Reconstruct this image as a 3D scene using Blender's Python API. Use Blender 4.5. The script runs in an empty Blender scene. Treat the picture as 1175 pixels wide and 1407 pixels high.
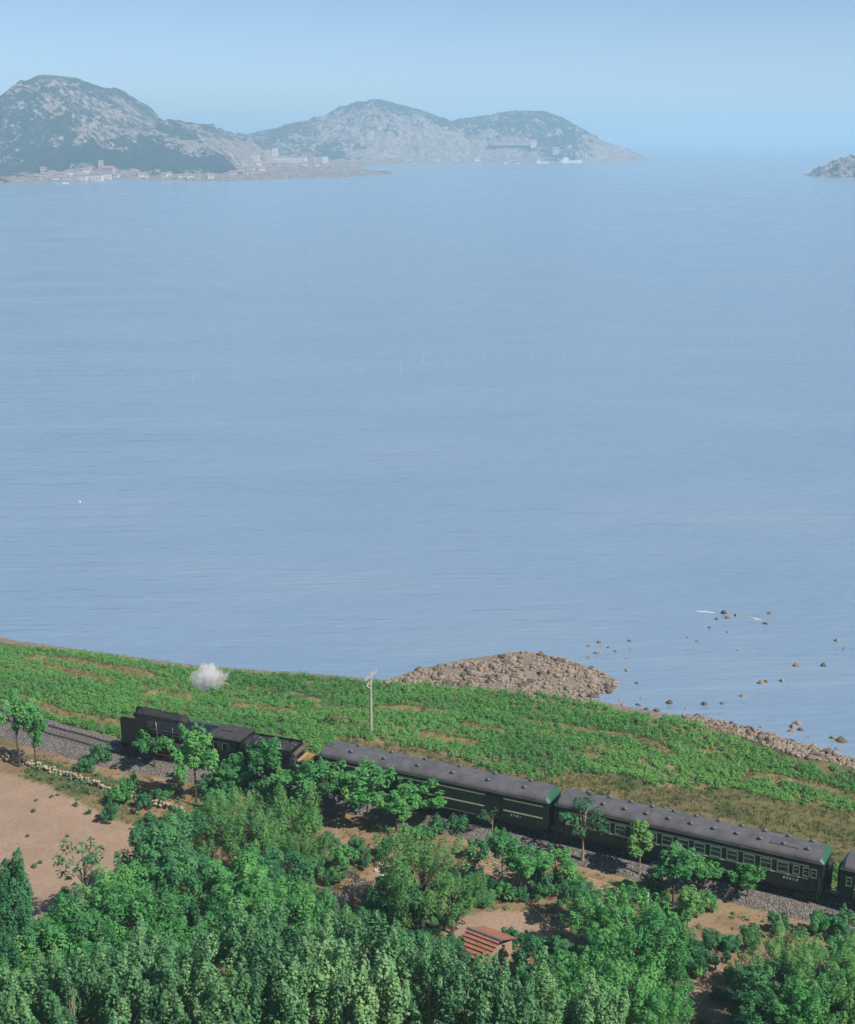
import bpy, math, random
import numpy as np
from mathutils import Vector

# ------------------------------------------------------------------ camera, world, sun, exposure
sc = bpy.context.scene
col = sc.collection
FPX, CX, CY = 2000.0, 587.5, 703.5          # focal length and centre in photograph pixels (1175 x 1407)
PITCH = math.atan(518 / FPX)                 # horizon lies 518 px above the centre
RAIL = 6.0                                   # rail top above sea level (sea is z = 0)
CAMZ = 60.9 + RAIL
cam_d = bpy.data.cameras.new('camera')
cam = bpy.data.objects.new('camera', cam_d)
col.objects.link(cam)
cam.location = (0, 0, CAMZ)
cam.rotation_euler = (math.pi / 2 - PITCH, 0, 0)
cam_d.sensor_fit = 'VERTICAL'
cam_d.sensor_height = 36.0
cam_d.lens = 36.0 * FPX / 1407
cam_d.clip_start = 1.0
cam_d.clip_end = 120000.0
sc.camera = cam

SUN_AZ = (0.80, -0.60)                     # horizontal direction towards the sun
SUN_EL = math.radians(45)
world = bpy.data.worlds.new('World')
sc.world = world
world.use_nodes = True
wn = world.node_tree
bg = wn.nodes['Background']
sky = wn.nodes.new('ShaderNodeTexSky')
sky.sky_type = 'NISHITA'
sky.sun_disc = False
sky.sun_elevation = SUN_EL
sky.sun_rotation = math.atan2(SUN_AZ[0], SUN_AZ[1])
sky.altitude = 0
sky.air_density = 0.55
sky.dust_density = 0.3
sky.ozone_density = 2.0
wn.links.new(sky.outputs[0], bg.inputs[0])
bg.inputs[1].default_value = 0.092
sun_d = bpy.data.lights.new('sun', 'SUN')
sun_d.energy = 4.6
sun_d.angle = math.radians(0.6)
sun_d.color = (1.0, 0.93, 0.82)
sun = bpy.data.objects.new('sun', sun_d)
col.objects.link(sun)
_h = math.hypot(*SUN_AZ)
_sv = Vector((SUN_AZ[0] / _h * math.cos(SUN_EL), SUN_AZ[1] / _h * math.cos(SUN_EL), math.sin(SUN_EL)))
sun.rotation_euler = _sv.to_track_quat('Z', 'Y').to_euler()
sun.location = (60, -40, 120)
vs = sc.view_settings
vs.view_transform = 'Standard'
vs.look = 'None'
vs.exposure = 0.38
vs.gamma = 1.0
vs.use_curve_mapping = False
cy = sc.cycles
cy.use_denoising = True
cy.max_bounces = 8
cy.diffuse_bounces = 4
cy.glossy_bounces = 2
cy.transmission_bounces = 3
cy.transparent_max_bounces = 4
cy.volume_bounces = 3
cy.caustics_reflective = False
cy.caustics_refractive = False
cy.sample_clamp_indirect = 4.0

random.seed(5)
rng = np.random.default_rng(7)

# ------------------------------------------------------------------ geometry of the view (used to survey the place)
_F = np.array([0, math.cos(PITCH), -math.sin(PITCH)])
_U = np.array([0, math.sin(PITCH), math.cos(PITCH)])
_X = np.array([1.0, 0, 0])

def at(u, v, z=0.0):
    """Point of the plane at height z seen at photograph pixel (u, v)."""
    d = (u - CX) * _X - (v - CY) * _U + FPX * _F
    return np.array([0, 0, CAMZ]) + d * ((z - CAMZ) / d[2])

def at_dist(u, v, y):
    """Point at forward distance y seen at pixel (u, v)."""
    d = (u - CX) * _X - (v - CY) * _U + FPX * _F
    return np.array([0, 0, CAMZ]) + d * (y / d[1])

def pix(p):
    q = np.asarray(p, float) - np.array([0, 0, CAMZ])
    w = q @ _F
    w = np.where(np.abs(w) < 1e-3, 1e-3, w)
    return CX + FPX * (q @ _X) / w, CY - FPX * (q @ _U) / w, w

def polyline(pts, z=0.0):
    return np.array([at(u, v, z)[:2] for u, v in pts])

def seg_dist(P, L):
    """distance of points P (n,2) to open polyline L (m,2)"""
    best = np.full(len(P), 1e9)
    for a, b in zip(L[:-1], L[1:]):
        ab = b - a
        t = np.clip(((P - a) @ ab) / max(ab @ ab, 1e-9), 0, 1)
        d = np.hypot(*(P - a - t[:, None] * ab).T)
        best = np.minimum(best, d)
    return best

def inside(P, poly):
    x, y = P[:, 0], P[:, 1]
    r = np.zeros(len(P), bool)
    n = len(poly)
    for i in range(n):
        x1, y1 = poly[i]
        x2, y2 = poly[(i + 1) % n]
        c = ((y1 > y) != (y2 > y))
        with np.errstate(divide='ignore', invalid='ignore'):
            r ^= c & (x < (x2 - x1) * (y - y1) / (y2 - y1 + 1e-12) + x1)
    return r

def hash2(ix, iy, seed):
    h = (ix.astype(np.int64) * 374761393 + iy.astype(np.int64) * 668265263 + seed * 1442695041) & 0xFFFFFFFF
    h = ((h ^ (h >> 13)) * 1274126177) & 0xFFFFFFFF
    return ((h ^ (h >> 16)) & 0xFFFF) / 65535.0

def noise2(x, y, seed=0):
    ix, iy = np.floor(x), np.floor(y)
    fx, fy = x - ix, y - iy
    fx, fy = fx * fx * (3 - 2 * fx), fy * fy * (3 - 2 * fy)
    ix, iy = ix.astype(np.int64), iy.astype(np.int64)
    a, b = hash2(ix, iy, seed), hash2(ix + 1, iy, seed)
    c, d = hash2(ix, iy + 1, seed), hash2(ix + 1, iy + 1, seed)
    return (a * (1 - fx) + b * fx) * (1 - fy) + (c * (1 - fx) + d * fx) * fy

def fbm(x, y, seed=0, octv=4, gain=0.5):
    r, amp, tot = 0, 1.0, 0
    for o in range(octv):
        r = r + amp * noise2(x * 2 ** o + 17.3 * o, y * 2 ** o - 9.1 * o, seed + o)
        tot += amp
        amp *= gain
    return r / tot - 0.5

def sstep(a, b, x):
    t = np.clip((x - a) / (b - a), 0, 1)
    return t * t * (3 - 2 * t)

# ------------------------------------------------------------------ object helpers
def tag(o, label=None, cat=None, group=None, kind=None):
    for k, v in (('label', label), ('category', cat), ('group', group), ('kind', kind)):
        if v:
            o[k] = v
    return o

def link(name, me, parent=None):
    o = bpy.data.objects.new(name, me)
    col.objects.link(o)
    if parent is not None:
        o.parent = parent
    return o

def empty(name, loc=(0, 0, 0), rz=0.0, parent=None):
    o = bpy.data.objects.new(name, None)
    o.empty_display_size = 0.3
    col.objects.link(o)
    o.location = loc
    o.rotation_euler = (0, 0, rz)
    if parent is not None:
        o.parent = parent
    return o

def copy_tree(o, parent=None):
    c = o.copy()
    col.objects.link(c)
    if parent is not None:
        c.parent = parent
    for ch in o.children:
        copy_tree(ch, c)
    return c

def np_mesh(name, verts, faces, mats, smooth=False, attrs=None):
    """verts (n,3); faces (m,k) of one size"""
    me = bpy.data.meshes.new(name)
    verts = np.ascontiguousarray(verts, np.float32)
    faces = np.ascontiguousarray(faces, np.int32)
    m, k = faces.shape
    me.vertices.add(len(verts))
    me.vertices.foreach_set('co', verts.ravel())
    me.loops.add(m * k)
    me.loops.foreach_set('vertex_index', faces.ravel())
    me.polygons.add(m)
    me.polygons.foreach_set('loop_start', np.arange(m, dtype=np.int32) * k)
    me.polygons.foreach_set('loop_total', np.full(m, k, np.int32))
    me.update(calc_edges=True)
    me.polygons.foreach_set('use_smooth', np.full(m, smooth, bool))
    for a, (dom, vals) in (attrs or {}).items():
        at_ = me.attributes.new(a, 'FLOAT', dom)
        at_.data.foreach_set('value', np.ascontiguousarray(vals, np.float32))
    for mm in (mats if isinstance(mats, (list, tuple)) else [mats]):
        me.materials.append(mm)
    me.validate()
    return me

class MB:
    """collects boxes, tubes, prisms into one mesh"""
    def __init__(s):
        s.v, s.f, s.sm = [], [], []
    def add(s, verts, faces, smooth=False):
        b = len(s.v)
        s.v += [tuple(map(float, p)) for p in verts]
        s.f += [tuple(b + i for i in f) for f in faces]
        s.sm += [smooth] * len(faces)
        return s
    def box(s, x0, x1, y0, y1, z0, z1):
        return s.add([(x0, y0, z0), (x1, y0, z0), (x1, y1, z0), (x0, y1, z0), (x0, y0, z1), (x1, y0, z1), (x1, y1, z1), (x0, y1, z1)],
                     [(0, 3, 2, 1), (4, 5, 6, 7), (0, 1, 5, 4), (1, 2, 6, 5), (2, 3, 7, 6), (3, 0, 4, 7)])
    def bbox(s, x0, x1, y0, y1, z0, z1, b=0.03):
        """box with chamfered vertical and top edges"""
        ring = lambda i, z: [(x0 + i + b, y0 + i, z), (x1 - i - b, y0 + i, z), (x1 - i, y0 + i + b, z), (x1 - i, y1 - i - b, z),
                             (x1 - i - b, y1 - i, z), (x0 + i + b, y1 - i, z), (x0 + i, y1 - i - b, z), (x0 + i, y0 + i + b, z)]
        return s.loft([ring(0, z0), ring(0, z1 - b), ring(b, z1)], smooth=False)
    def loft(s, rings, caps=True, smooth=True, closed=True):
        n = len(rings[0])
        vs_, fs = [], []
        for r in rings:
            vs_ += r
        for i in range(len(rings) - 1):
            for j in range(n if closed else n - 1):
                a, b = i * n + j, i * n + (j + 1) % n
                fs.append((a, b, b + n, a + n))
        s.add(vs_, fs, smooth)
        if caps:
            s.add(rings[0], [tuple(range(n))[::-1]])
            s.add(rings[-1], [tuple(range(n))])
        return s
    def tube(s, pts, radii, n=8, caps=True, smooth=True):
        pts = [Vector(p) for p in pts]
        if not isinstance(radii, (list, tuple)):
            radii = [radii] * len(pts)
        rings, ref = [], None
        for i, p in enumerate(pts):
            d = (pts[min(i + 1, len(pts) - 1)] - pts[max(i - 1, 0)]).normalized()
            if ref is None:
                ref = Vector((0, 0, 1)) if abs(d.z) < 0.9 else Vector((1, 0, 0))
            e1 = d.cross(ref).normalized()
            e2 = d.cross(e1).normalized()
            ref = -e2 if False else ref
            rings.append([tuple(p + (e1 * math.cos(2 * math.pi * k / n) + e2 * math.sin(2 * math.pi * k / n)) * radii[i]) for k in range(n)])
        return s.loft(rings, caps, smooth)
    def cyl(s, c, axis, r, l, n=16, smooth=True):
        c, a = Vector(c), Vector(axis).normalized() * (l / 2)
        return s.tube([c - a, c + a], r, n, True, smooth)
    def mesh(s, name, mat):
        me = bpy.data.meshes.new(name)
        me.from_pydata(s.v, [], s.f)
        me.polygons.foreach_set('use_smooth', s.sm)
        me.materials.append(mat)
        me.update()
        return me
    def build(s, name, mat, parent=None):
        return link(name, s.mesh(name, mat), parent)

# ------------------------------------------------------------------ materials
def new_mat(name):
    m = bpy.data.materials.new(name)
    m.use_nodes = True
    nt = m.node_tree
    return m, nt, nt.nodes['Principled BSDF']

def nd(nt, typ, **kw):
    n = nt.nodes.new(typ)
    for k, v in kw.items():
        if k in n.inputs.keys():
            n.inputs[k].default_value = v
        else:
            setattr(n, k, v)
    return n

def ramp(nt, src, stops):
    r = nt.nodes.new('ShaderNodeValToRGB')
    els = r.color_ramp.elements
    while len(els) > 1:
        els.remove(els[-1])
    els[0].position = stops[0][0]
    els[0].color = (*stops[0][1], 1)
    for p, c in stops[1:]:
        e = els.new(p)
        e.color = (*c, 1)
    nt.links.new(src, r.inputs[0])
    return r.outputs[0]

def mixc(nt, fac, a, b):
    m = nt.nodes.new('ShaderNodeMix')
    m.data_type = 'RGBA'
    for sock, val in ((m.inputs[0], fac), (m.inputs[6], a), (m.inputs[7], b)):
        if hasattr(val, 'is_linked') or hasattr(val, 'links'):
            nt.links.new(val, sock)
        elif isinstance(val, (int, float)):
            sock.default_value = val
        else:
            sock.default_value = (*val, 1)
    return m.outputs[2]

def objnoise(nt, scale, detail=4, rough=0.55, mapscale=None, rot=None):
    tc = nt.nodes.new('ShaderNodeTexCoord')
    src = tc.outputs['Object']
    if mapscale is not None:
        mp = nt.nodes.new('ShaderNodeMapping')
        mp.inputs['Scale'].default_value = mapscale
        if rot:
            mp.inputs['Rotation'].default_value = rot
        nt.links.new(src, mp.inputs['Vector'])
        src = mp.outputs[0]
    n = nt.nodes.new('ShaderNodeTexNoise')
    n.inputs['Scale'].default_value = scale
    n.inputs['Detail'].default_value = detail
    n.inputs['Roughness'].default_value = rough
    nt.links.new(src, n.inputs['Vector'])
    return n.outputs['Fac']

def bump(nt, p, h, strength=0.4, dist=0.1):
    b = nt.nodes.new('ShaderNodeBump')
    b.inputs['Strength'].default_value = strength
    b.inputs['Distance'].default_value = dist
    nt.links.new(h, b.inputs['Height'])
    nt.links.new(b.outputs[0], p.inputs['Normal'])

def worn(name, c1, c2, rough=0.5, metal=0.0, scale=2.0, bumpd=0.01, spec=0.5):
    m, nt, p = new_mat(name)
    n = objnoise(nt, scale, 6, 0.65)
    nt.links.new(ramp(nt, n, [(0.3, c1), (0.7, c2)]), p.inputs['Base Color'])
    p.inputs['Roughness'].default_value = rough
    p.inputs['Metallic'].default_value = metal
    p.inputs['Specular IOR Level'].default_value = spec
    if bumpd:
        bump(nt, p, n, 0.5, bumpd)
    return m

def leaf_mat(name, dark, mid, light, rough=0.5, trans=0.28, spec=0.35):
    m, nt, p = new_mat(name)
    a = nt.nodes.new('ShaderNodeAttribute')
    a.attribute_name = 'tint'
    info = nt.nodes.new('ShaderNodeObjectInfo')
    mth = nd(nt, 'ShaderNodeMath', operation='MULTIPLY_ADD')
    nt.links.new(info.outputs['Random'], mth.inputs[0])
    mth.inputs[1].default_value = 0.46
    nt.links.new(a.outputs['Fac'], mth.inputs[2])
    sub = nd(nt, 'ShaderNodeMath', operation='SUBTRACT')
    nt.links.new(mth.outputs[0], sub.inputs[0])
    sub.inputs[1].default_value = 0.19
    c = ramp(nt, sub.outputs[0], [(0.0, dark), (0.5, mid), (1.0, light)])
    nt.links.new(c, p.inputs['Base Color'])
    p.inputs['Roughness'].default_value = rough
    p.inputs['Specular IOR Level'].default_value = spec
    tr = nt.nodes.new('ShaderNodeBsdfTranslucent')
    nt.links.new(c, tr.inputs['Color'])
    mx = nt.nodes.new('ShaderNodeMixShader')
    mx.inputs[0].default_value = trans
    nt.links.new(p.outputs[0], mx.inputs[1])
    nt.links.new(tr.outputs[0], mx.inputs[2])
    nt.links.new(mx.outputs[0], nt.nodes['Material Output'].inputs['Surface'])
    return m

M = {}
M['coach_green'] = worn('coach_green', (0.008, 0.022, 0.017), (0.014, 0.034, 0.025), 0.42, 0, 1.5, 0.004)
M['end_green'] = worn('end_green', (0.014, 0.090, 0.042), (0.020, 0.115, 0.054), 0.45, 0, 2, 0.003)
M['cream'] = worn('cream_paint', (0.58, 0.55, 0.36), (0.68, 0.65, 0.46), 0.5, 0, 3, 0)
M['coach_roof'] = worn('coach_roof', (0.070, 0.068, 0.078), (0.145, 0.138, 0.148), 0.55, 0.0, 0.9, 0.01)
M['vent_grey'] = worn('vent_grey', (0.10, 0.095, 0.09), (0.16, 0.15, 0.14), 0.6, 0, 5, 0)
M['underframe'] = worn('underframe_black', (0.010, 0.010, 0.010), (0.025, 0.023, 0.021), 0.7, 0, 3, 0)
M['black_paint'] = worn('locomotive_black', (0.005, 0.006, 0.008), (0.011, 0.013, 0.016), 0.42, 0, 1.2, 0.004)
M['black_dull'] = worn('sooty_black', (0.012, 0.012, 0.013), (0.035, 0.033, 0.033), 0.75, 0, 2, 0.006)
M['cab_roof'] = worn('cab_roof_dust', (0.030, 0.028, 0.031), (0.066, 0.062, 0.065), 0.8, 0, 2, 0.006)
M['boiler'] = worn('boiler_jacket', (0.012, 0.016, 0.022), (0.025, 0.032, 0.042), 0.28, 0, 1.0, 0.003)
M['red_wheel'] = worn('red_wheel_paint', (0.09, 0.012, 0.010), (0.14, 0.02, 0.016), 0.6, 0, 4, 0)
M['steel'] = worn('worn_steel', (0.16, 0.15, 0.15), (0.28, 0.27, 0.26), 0.4, 0.6, 6, 0)
M['rail_steel'] = worn('rail_steel', (0.13, 0.10, 0.09), (0.22, 0.19, 0.17), 0.4, 0.5, 2, 0)
M['coal'] = worn('coal', (0.008, 0.008, 0.009), (0.04, 0.038, 0.038), 0.55, 0, 8, 0.05)
M['orange_wood'] = worn('orange_planks', (0.42, 0.16, 0.05), (0.52, 0.23, 0.08), 0.6, 0, 3, 0)
M['pale_wood'] = worn('pale_planks', (0.35, 0.27, 0.15), (0.45, 0.36, 0.22), 0.6, 0, 3, 0)
M['brown_tarp'] = worn('brown_tarpaulin', (0.07, 0.05, 0.042), (0.13, 0.095, 0.08), 0.7, 0, 3, 0.02)
M['white'] = worn('white_paint', (0.62, 0.62, 0.60), (0.75, 0.75, 0.72), 0.5, 0, 4, 0)
M['window_frame'] = worn('window_frame', (0.16, 0.22, 0.20), (0.24, 0.30, 0.27), 0.45, 0, 4, 0)
M['concrete_pole'] = worn('weathered_concrete', (0.32, 0.27, 0.25), (0.46, 0.40, 0.37), 0.8, 0, 3, 0.01)
M['sleeper'] = worn('sleeper_wood', (0.06, 0.05, 0.048), (0.13, 0.11, 0.10), 0.85, 0, 2, 0.02)
M['bark_dark'] = worn('dark_bark', (0.045, 0.034, 0.028), (0.10, 0.08, 0.065), 0.9, 0, 5, 0.03)
M['bark_pale'] = worn('pale_bark', (0.22, 0.18, 0.14), (0.34, 0.29, 0.23), 0.85, 0, 5, 0.02)
M['tile'] = worn('terracotta_tile', (0.24, 0.095, 0.06), (0.36, 0.16, 0.105), 0.8, 0, 2.5, 0.02)
M['tile_grey'] = worn('grey_ridge_tile', (0.10, 0.10, 0.12), (0.17, 0.17, 0.19), 0.8, 0, 4, 0.02)
M['mud_wall'] = worn('mud_wall', (0.28, 0.19, 0.125), (0.40, 0.28, 0.19), 0.9, 0, 3, 0.03)
M['house_white'] = worn('limewash_wall', (0.52, 0.47, 0.42), (0.66, 0.60, 0.54), 0.8, 0, 0.4, 0)
M['house_tan'] = worn('tan_wall', (0.36, 0.28, 0.22), (0.46, 0.37, 0.30), 0.8, 0, 0.4, 0)
M['far_roof'] = worn('far_tile_roof', (0.30, 0.15, 0.11), (0.40, 0.22, 0.17), 0.8, 0, 0.3, 0)
M['far_roof_grey'] = worn('far_grey_roof', (0.22, 0.20, 0.19), (0.32, 0.29, 0.27), 0.8, 0, 0.3, 0)
M['dark_opening'] = worn('dark_opening', (0.01, 0.01, 0.01), (0.02, 0.02, 0.02), 0.8, 0, 3, 0)
M['ship_blue'] = worn('hull_grey', (0.40, 0.42, 0.44), (0.5, 0.52, 0.54), 0.5, 0, 0.5, 0)

def glass():
    m, nt, p = new_mat('coach_glass')
    p.inputs['Base Color'].default_value = (0.03, 0.045, 0.055, 1)
    p.inputs['Roughness'].default_value = 0.06
    p.inputs['Specular IOR Level'].default_value = 0.9
    return m
M['glass'] = glass()

M['leaf_bright'] = leaf_mat('leaf_bright', (0.050, 0.210, 0.075), (0.125, 0.400, 0.125), (0.24, 0.52, 0.15), 0.6, 0.45, 0.25)
M['leaf_deep'] = leaf_mat('leaf_deep', (0.034, 0.140, 0.068), (0.078, 0.275, 0.115), (0.15, 0.38, 0.13), 0.6, 0.44, 0.25)
M['leaf_silver'] = leaf_mat('leaf_silver', (0.036, 0.140, 0.064), (0.125, 0.320, 0.125), (0.32, 0.52, 0.23), 0.55, 0.42, 0.4)
M['leaf_olive'] = leaf_mat('leaf_olive', (0.075, 0.220, 0.075), (0.175, 0.400, 0.125), (0.30, 0.48, 0.17), 0.6, 0.45, 0.25)
M['leaf_crop'] = leaf_mat('leaf_crop', (0.030, 0.130, 0.045), (0.088, 0.280, 0.075), (0.18, 0.40, 0.10), 0.6, 0.38, 0.25)
M['leaf_grey'] = leaf_mat('leaf_grey', (0.16, 0.165, 0.17), (0.30, 0.30, 0.31), (0.45, 0.44, 0.45))
M['grass_dry'] = leaf_mat('grass_dry', (0.11, 0.105, 0.045), (0.25, 0.20, 0.10), (0.36, 0.28, 0.16), 0.7, 0.3, 0.2)
M['grass_green'] = leaf_mat('grass_green', (0.040, 0.10, 0.026), (0.10, 0.17, 0.05), (0.19, 0.22, 0.085), 0.7, 0.3, 0.2)

def ground_mat():
    m, nt, p = new_mat('coastal_ground')
    def attr(n):
        a = nt.nodes.new('ShaderNodeAttribute')
        a.attribute_name = n
        return a.outputs['Fac']
    n1 = objnoise(nt, 0.5, 8, 0.65)
    n2 = objnoise(nt, 2.6, 5, 0.7)
    soil = ramp(nt, n1, [(0.3, (0.17, 0.108, 0.07)), (0.5, (0.30, 0.195, 0.125)), (0.7, (0.38, 0.26, 0.17))])
    green = ramp(nt, n2, [(0.3, (0.025, 0.055, 0.02)), (0.6, (0.06, 0.10, 0.032)), (0.8, (0.13, 0.12, 0.05))])
    c = mixc(nt, attr('green'), soil, green)
    dry = ramp(nt, n2, [(0.25, (0.12, 0.125, 0.048)), (0.5, (0.22, 0.18, 0.085)), (0.75, (0.33, 0.24, 0.135))])
    c = mixc(nt, attr('dry'), c, dry)
    sand = ramp(nt, n2, [(0.25, (0.29, 0.203, 0.147)), (0.5, (0.345, 0.245, 0.178)), (0.8, (0.40, 0.29, 0.215))])
    n3 = objnoise(nt, 0.22, 6, 0.7)
    sand = mixc(nt, ramp(nt, n3, [(0.42, (0, 0, 0)), (0.62, (0.5, 0.5, 0.5))]), sand, (0.25, 0.178, 0.13))
    n4 = objnoise(nt, 6.0, 2, 0.5)
    sand = mixc(nt, ramp(nt, n4, [(0.66, (0, 0, 0)), (0.74, (0.7, 0.7, 0.7))]), sand, (0.12, 0.085, 0.06))
    c = mixc(nt, attr('sand'), c, sand)
    rock = ramp(nt, n2, [(0.3, (0.14, 0.11, 0.09)), (0.7, (0.33, 0.27, 0.22))])
    c = mixc(nt, attr('shore'), c, rock)
    nt.links.new(c, p.inputs['Base Color'])
    p.inputs['Roughness'].default_value = 0.95
    p.inputs['Specular IOR Level'].default_value = 0.1
    bump(nt, p, n2, 0.6, 0.15)
    return m
M['ground'] = ground_mat()

def ballast_mat():
    m, nt, p = new_mat('ballast_gravel')
    tc = nt.nodes.new('ShaderNodeTexCoord')
    v = nd(nt, 'ShaderNodeTexVoronoi')
    v.inputs['Scale'].default_value = 8.0
    nt.links.new(tc.outputs['Object'], v.inputs['Vector'])
    c = ramp(nt, v.outputs['Color'], [(0.15, (0.085, 0.075, 0.072)), (0.5, (0.16, 0.142, 0.135)), (0.85, (0.27, 0.245, 0.235))])
    n = objnoise(nt, 0.6, 4)
    c2 = mixc(nt, ramp(nt, n, [(0.45, (0, 0, 0)), (0.75, (0.6, 0.6, 0.6))]), c, (0.20, 0.155, 0.13))
    nt.links.new(c2, p.inputs['Base Color'])
    p.inputs['Roughness'].default_value = 0.9
    bump(nt, p, v.outputs['Distance'], 0.9, 0.12)
    return m
M['ballast'] = ballast_mat()

def rock_mat(name, lo, mid, hi):
    m, nt, p = new_mat(name)
    n = objnoise(nt, 1.6, 6, 0.7)
    a = nt.nodes.new('ShaderNodeAttribute')
    a.attribute_name = 'tint'
    info = nt.nodes.new('ShaderNodeObjectInfo')
    s1 = nd(nt, 'ShaderNodeMath', operation='ADD')
    nt.links.new(a.outputs['Fac'], s1.inputs[0])
    nt.links.new(n, s1.inputs[1])
    s2 = nd(nt, 'ShaderNodeMath', operation='MULTIPLY_ADD')
    nt.links.new(info.outputs['Random'], s2.inputs[0])
    s2.inputs[1].default_value = 0.75
    nt.links.new(s1.outputs[0], s2.inputs[2])
    c = ramp(nt, s2.outputs[0], [(0.35, lo), (0.8, mid), (1.3 / 1.35, hi)])
    nt.links.new(c, p.inputs['Base Color'])
    p.inputs['Roughness'].default_value = 0.85
    bump(nt, p, n, 0.6, 0.08)
    return m
M['shore_rock'] = rock_mat('shore_rock', (0.065, 0.050, 0.038), (0.15, 0.115, 0.088), (0.26, 0.21, 0.165))
M['wall_stone'] = rock_mat('wall_stone', (0.07, 0.055, 0.042), (0.16, 0.125, 0.095), (0.36, 0.30, 0.23))
M['white_stone'] = rock_mat('white_stone', (0.5, 0.48, 0.45), (0.6, 0.58, 0.55), (0.72, 0.7, 0.66))

def hill_mat():
    m, nt, p = new_mat('headland_rock_and_scrub')
    a = nt.nodes.new('ShaderNodeAttribute')
    a.attribute_name = 'bare'
    n1 = objnoise(nt, 0.018, 8, 0.72, (1, 1, 0.5))
    n2 = objnoise(nt, 0.09, 5, 0.7, (1, 1, 0.45))
    s = nd(nt, 'ShaderNodeMath', operation='MULTIPLY_ADD')
    nt.links.new(n2, s.inputs[0])
    s.inputs[1].default_value = 0.8
    nt.links.new(n1, s.inputs[2])
    s2 = nd(nt, 'ShaderNodeMath', operation='ADD')
    nt.links.new(s.outputs[0], s2.inputs[0])
    nt.links.new(a.outputs['Fac'], s2.inputs[1])
    fac = ramp(nt, s2.outputs[0], [(0.88, (0, 0, 0)), (0.96, (1, 1, 1))])
    rock = ramp(nt, n2, [(0.25, (0.16, 0.12, 0.10)), (0.45, (0.34, 0.27, 0.23)), (0.65, (0.60, 0.50, 0.43))])
    veg = ramp(nt, n2, [(0.3, (0.018, 0.036, 0.022)), (0.7, (0.05, 0.07, 0.036))])
    nt.links.new(mixc(nt, fac, veg, rock), p.inputs['Base Color'])
    p.inputs['Roughness'].default_value = 0.95
    p.inputs['Specular IOR Level'].default_value = 0.1
    bump(nt, p, s.outputs[0], 1.0, 24.0)
    return m
M['hill'] = hill_mat()

def sea_mat():
    m, nt, p = new_mat('sea_water')
    big = objnoise(nt, 0.012, 4, 0.6, (1.0, 2.2, 1), (0, 0, math.radians(10)))
    c = ramp(nt, big, [(0.3, (0.185, 0.28, 0.40)), (0.7, (0.225, 0.315, 0.425))])
    nt.links.new(c, p.inputs['Base Color'])
    nt.links.new(ramp(nt, big, [(0.35, (0.14, 0.14, 0.14)), (0.7, (0.30, 0.30, 0.30))]), p.inputs['Roughness'])
    p.inputs['IOR'].default_value = 1.33
    w1 = objnoise(nt, 0.10, 3, 0.55, (0.35, 1.9, 1), (0, 0, math.radians(9)))
    w2 = objnoise(nt, 0.45, 2, 0.5, (0.45, 1.5, 1), (0, 0, math.radians(13)))
    add = nd(nt, 'ShaderNodeMath', operation='MULTIPLY_ADD')
    nt.links.new(w1, add.inputs[0])
    add.inputs[1].default_value = 3.6
    nt.links.new(w2, add.inputs[2])
    bump(nt, p, add.outputs[0], 1.0, 0.22)
    return m
M['sea'] = sea_mat()

# ------------------------------------------------------------------ sea
def build_sea():
    rad = np.concatenate([[0], np.geomspace(40, 26000, 40)])
    n = 96
    vs_ = [(0, 0, 0)]
    for r in rad[1:]:
        for k in range(n):
            a = 2 * math.pi * k / n
            vs_.append((r * math.cos(a), r * math.sin(a), 0))
    fs = []
    for i in range(len(rad) - 2):
        for k in range(n):
            a, b = 1 + i * n + k, 1 + i * n + (k + 1) % n
            fs.append((a, a + n, b + n, b))
    for k in range(n):
        fs.append((0, 1 + k, 1 + (k + 1) % n))
    me = bpy.data.meshes.new('sea')
    me.from_pydata(vs_, [], fs)
    me.materials.append(M['sea'])
    o = link('sea', me)
    tag(o, 'calm pale blue sea filling the bay', 'sea', kind='structure')
build_sea()

# ------------------------------------------------------------------ track centre line
def gut(u, v):                       # a point of the near gutter line of a coach, 3.65 m above the rails
    return at(u, v, RAIL + 3.65)[:2]
def chord(a, b, off):
    d = (b - a) / np.linalg.norm(b - a)
    nrm = np.array([-d[1], d[0]])
    return a + nrm * off, b + nrm * off, d
c1a, c1b, d1 = chord(gut(437, 1037), gut(748, 1102), 1.53)
c2a, c2b, d2 = chord(gut(762, 1105), gut(1139, 1189), 1.53)
loco_front = at(176, 1029, RAIL)[:2]
_ends = [c2b + d2 * 130, c2b + d2 * 80, c2b + d2 * 40, c2b, (c1b + c2a) / 2, c1a, loco_front, at(112, 1013, RAIL)[:2], at(48, 995, RAIL)[:2]]
_dl = _ends[-1] - _ends[-2]
_dl /= np.linalg.norm(_dl)
for k in range(1, 7):
    a = math.radians(-5 * k)
    _dl2 = np.array([_dl[0] * math.cos(a) - _dl[1] * math.sin(a), _dl[0] * math.sin(a) + _dl[1] * math.cos(a)])
    _ends.append(_ends[-1] + _dl2 * 14)
CTRL = np.array(_ends)
def catmull(P, per=24):
    out = []
    Q = np.vstack([2 * P[0] - P[1], P, 2 * P[-1] - P[-2]])
    for i in range(1, len(Q) - 2):
        p0, p1, p2, p3 = Q[i - 1], Q[i], Q[i + 1], Q[i + 2]
        for t in np.linspace(0, 1, per, endpoint=False):
            out.append(0.5 * (2 * p1 + (p2 - p0) * t + (2 * p0 - 5 * p1 + 4 * p2 - p3) * t * t + (3 * p1 - p0 - 3 * p2 + p3) * t ** 3))
    out.append(Q[-2])
    return np.array(out)
_raw = catmull(CTRL)
_cum = np.concatenate([[0], np.cumsum(np.hypot(*np.diff(_raw, axis=0).T))])
def along(s):
    return np.array([np.interp(s, _cum, _raw[:, 0]), np.interp(s, _cum, _raw[:, 1])])
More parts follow.
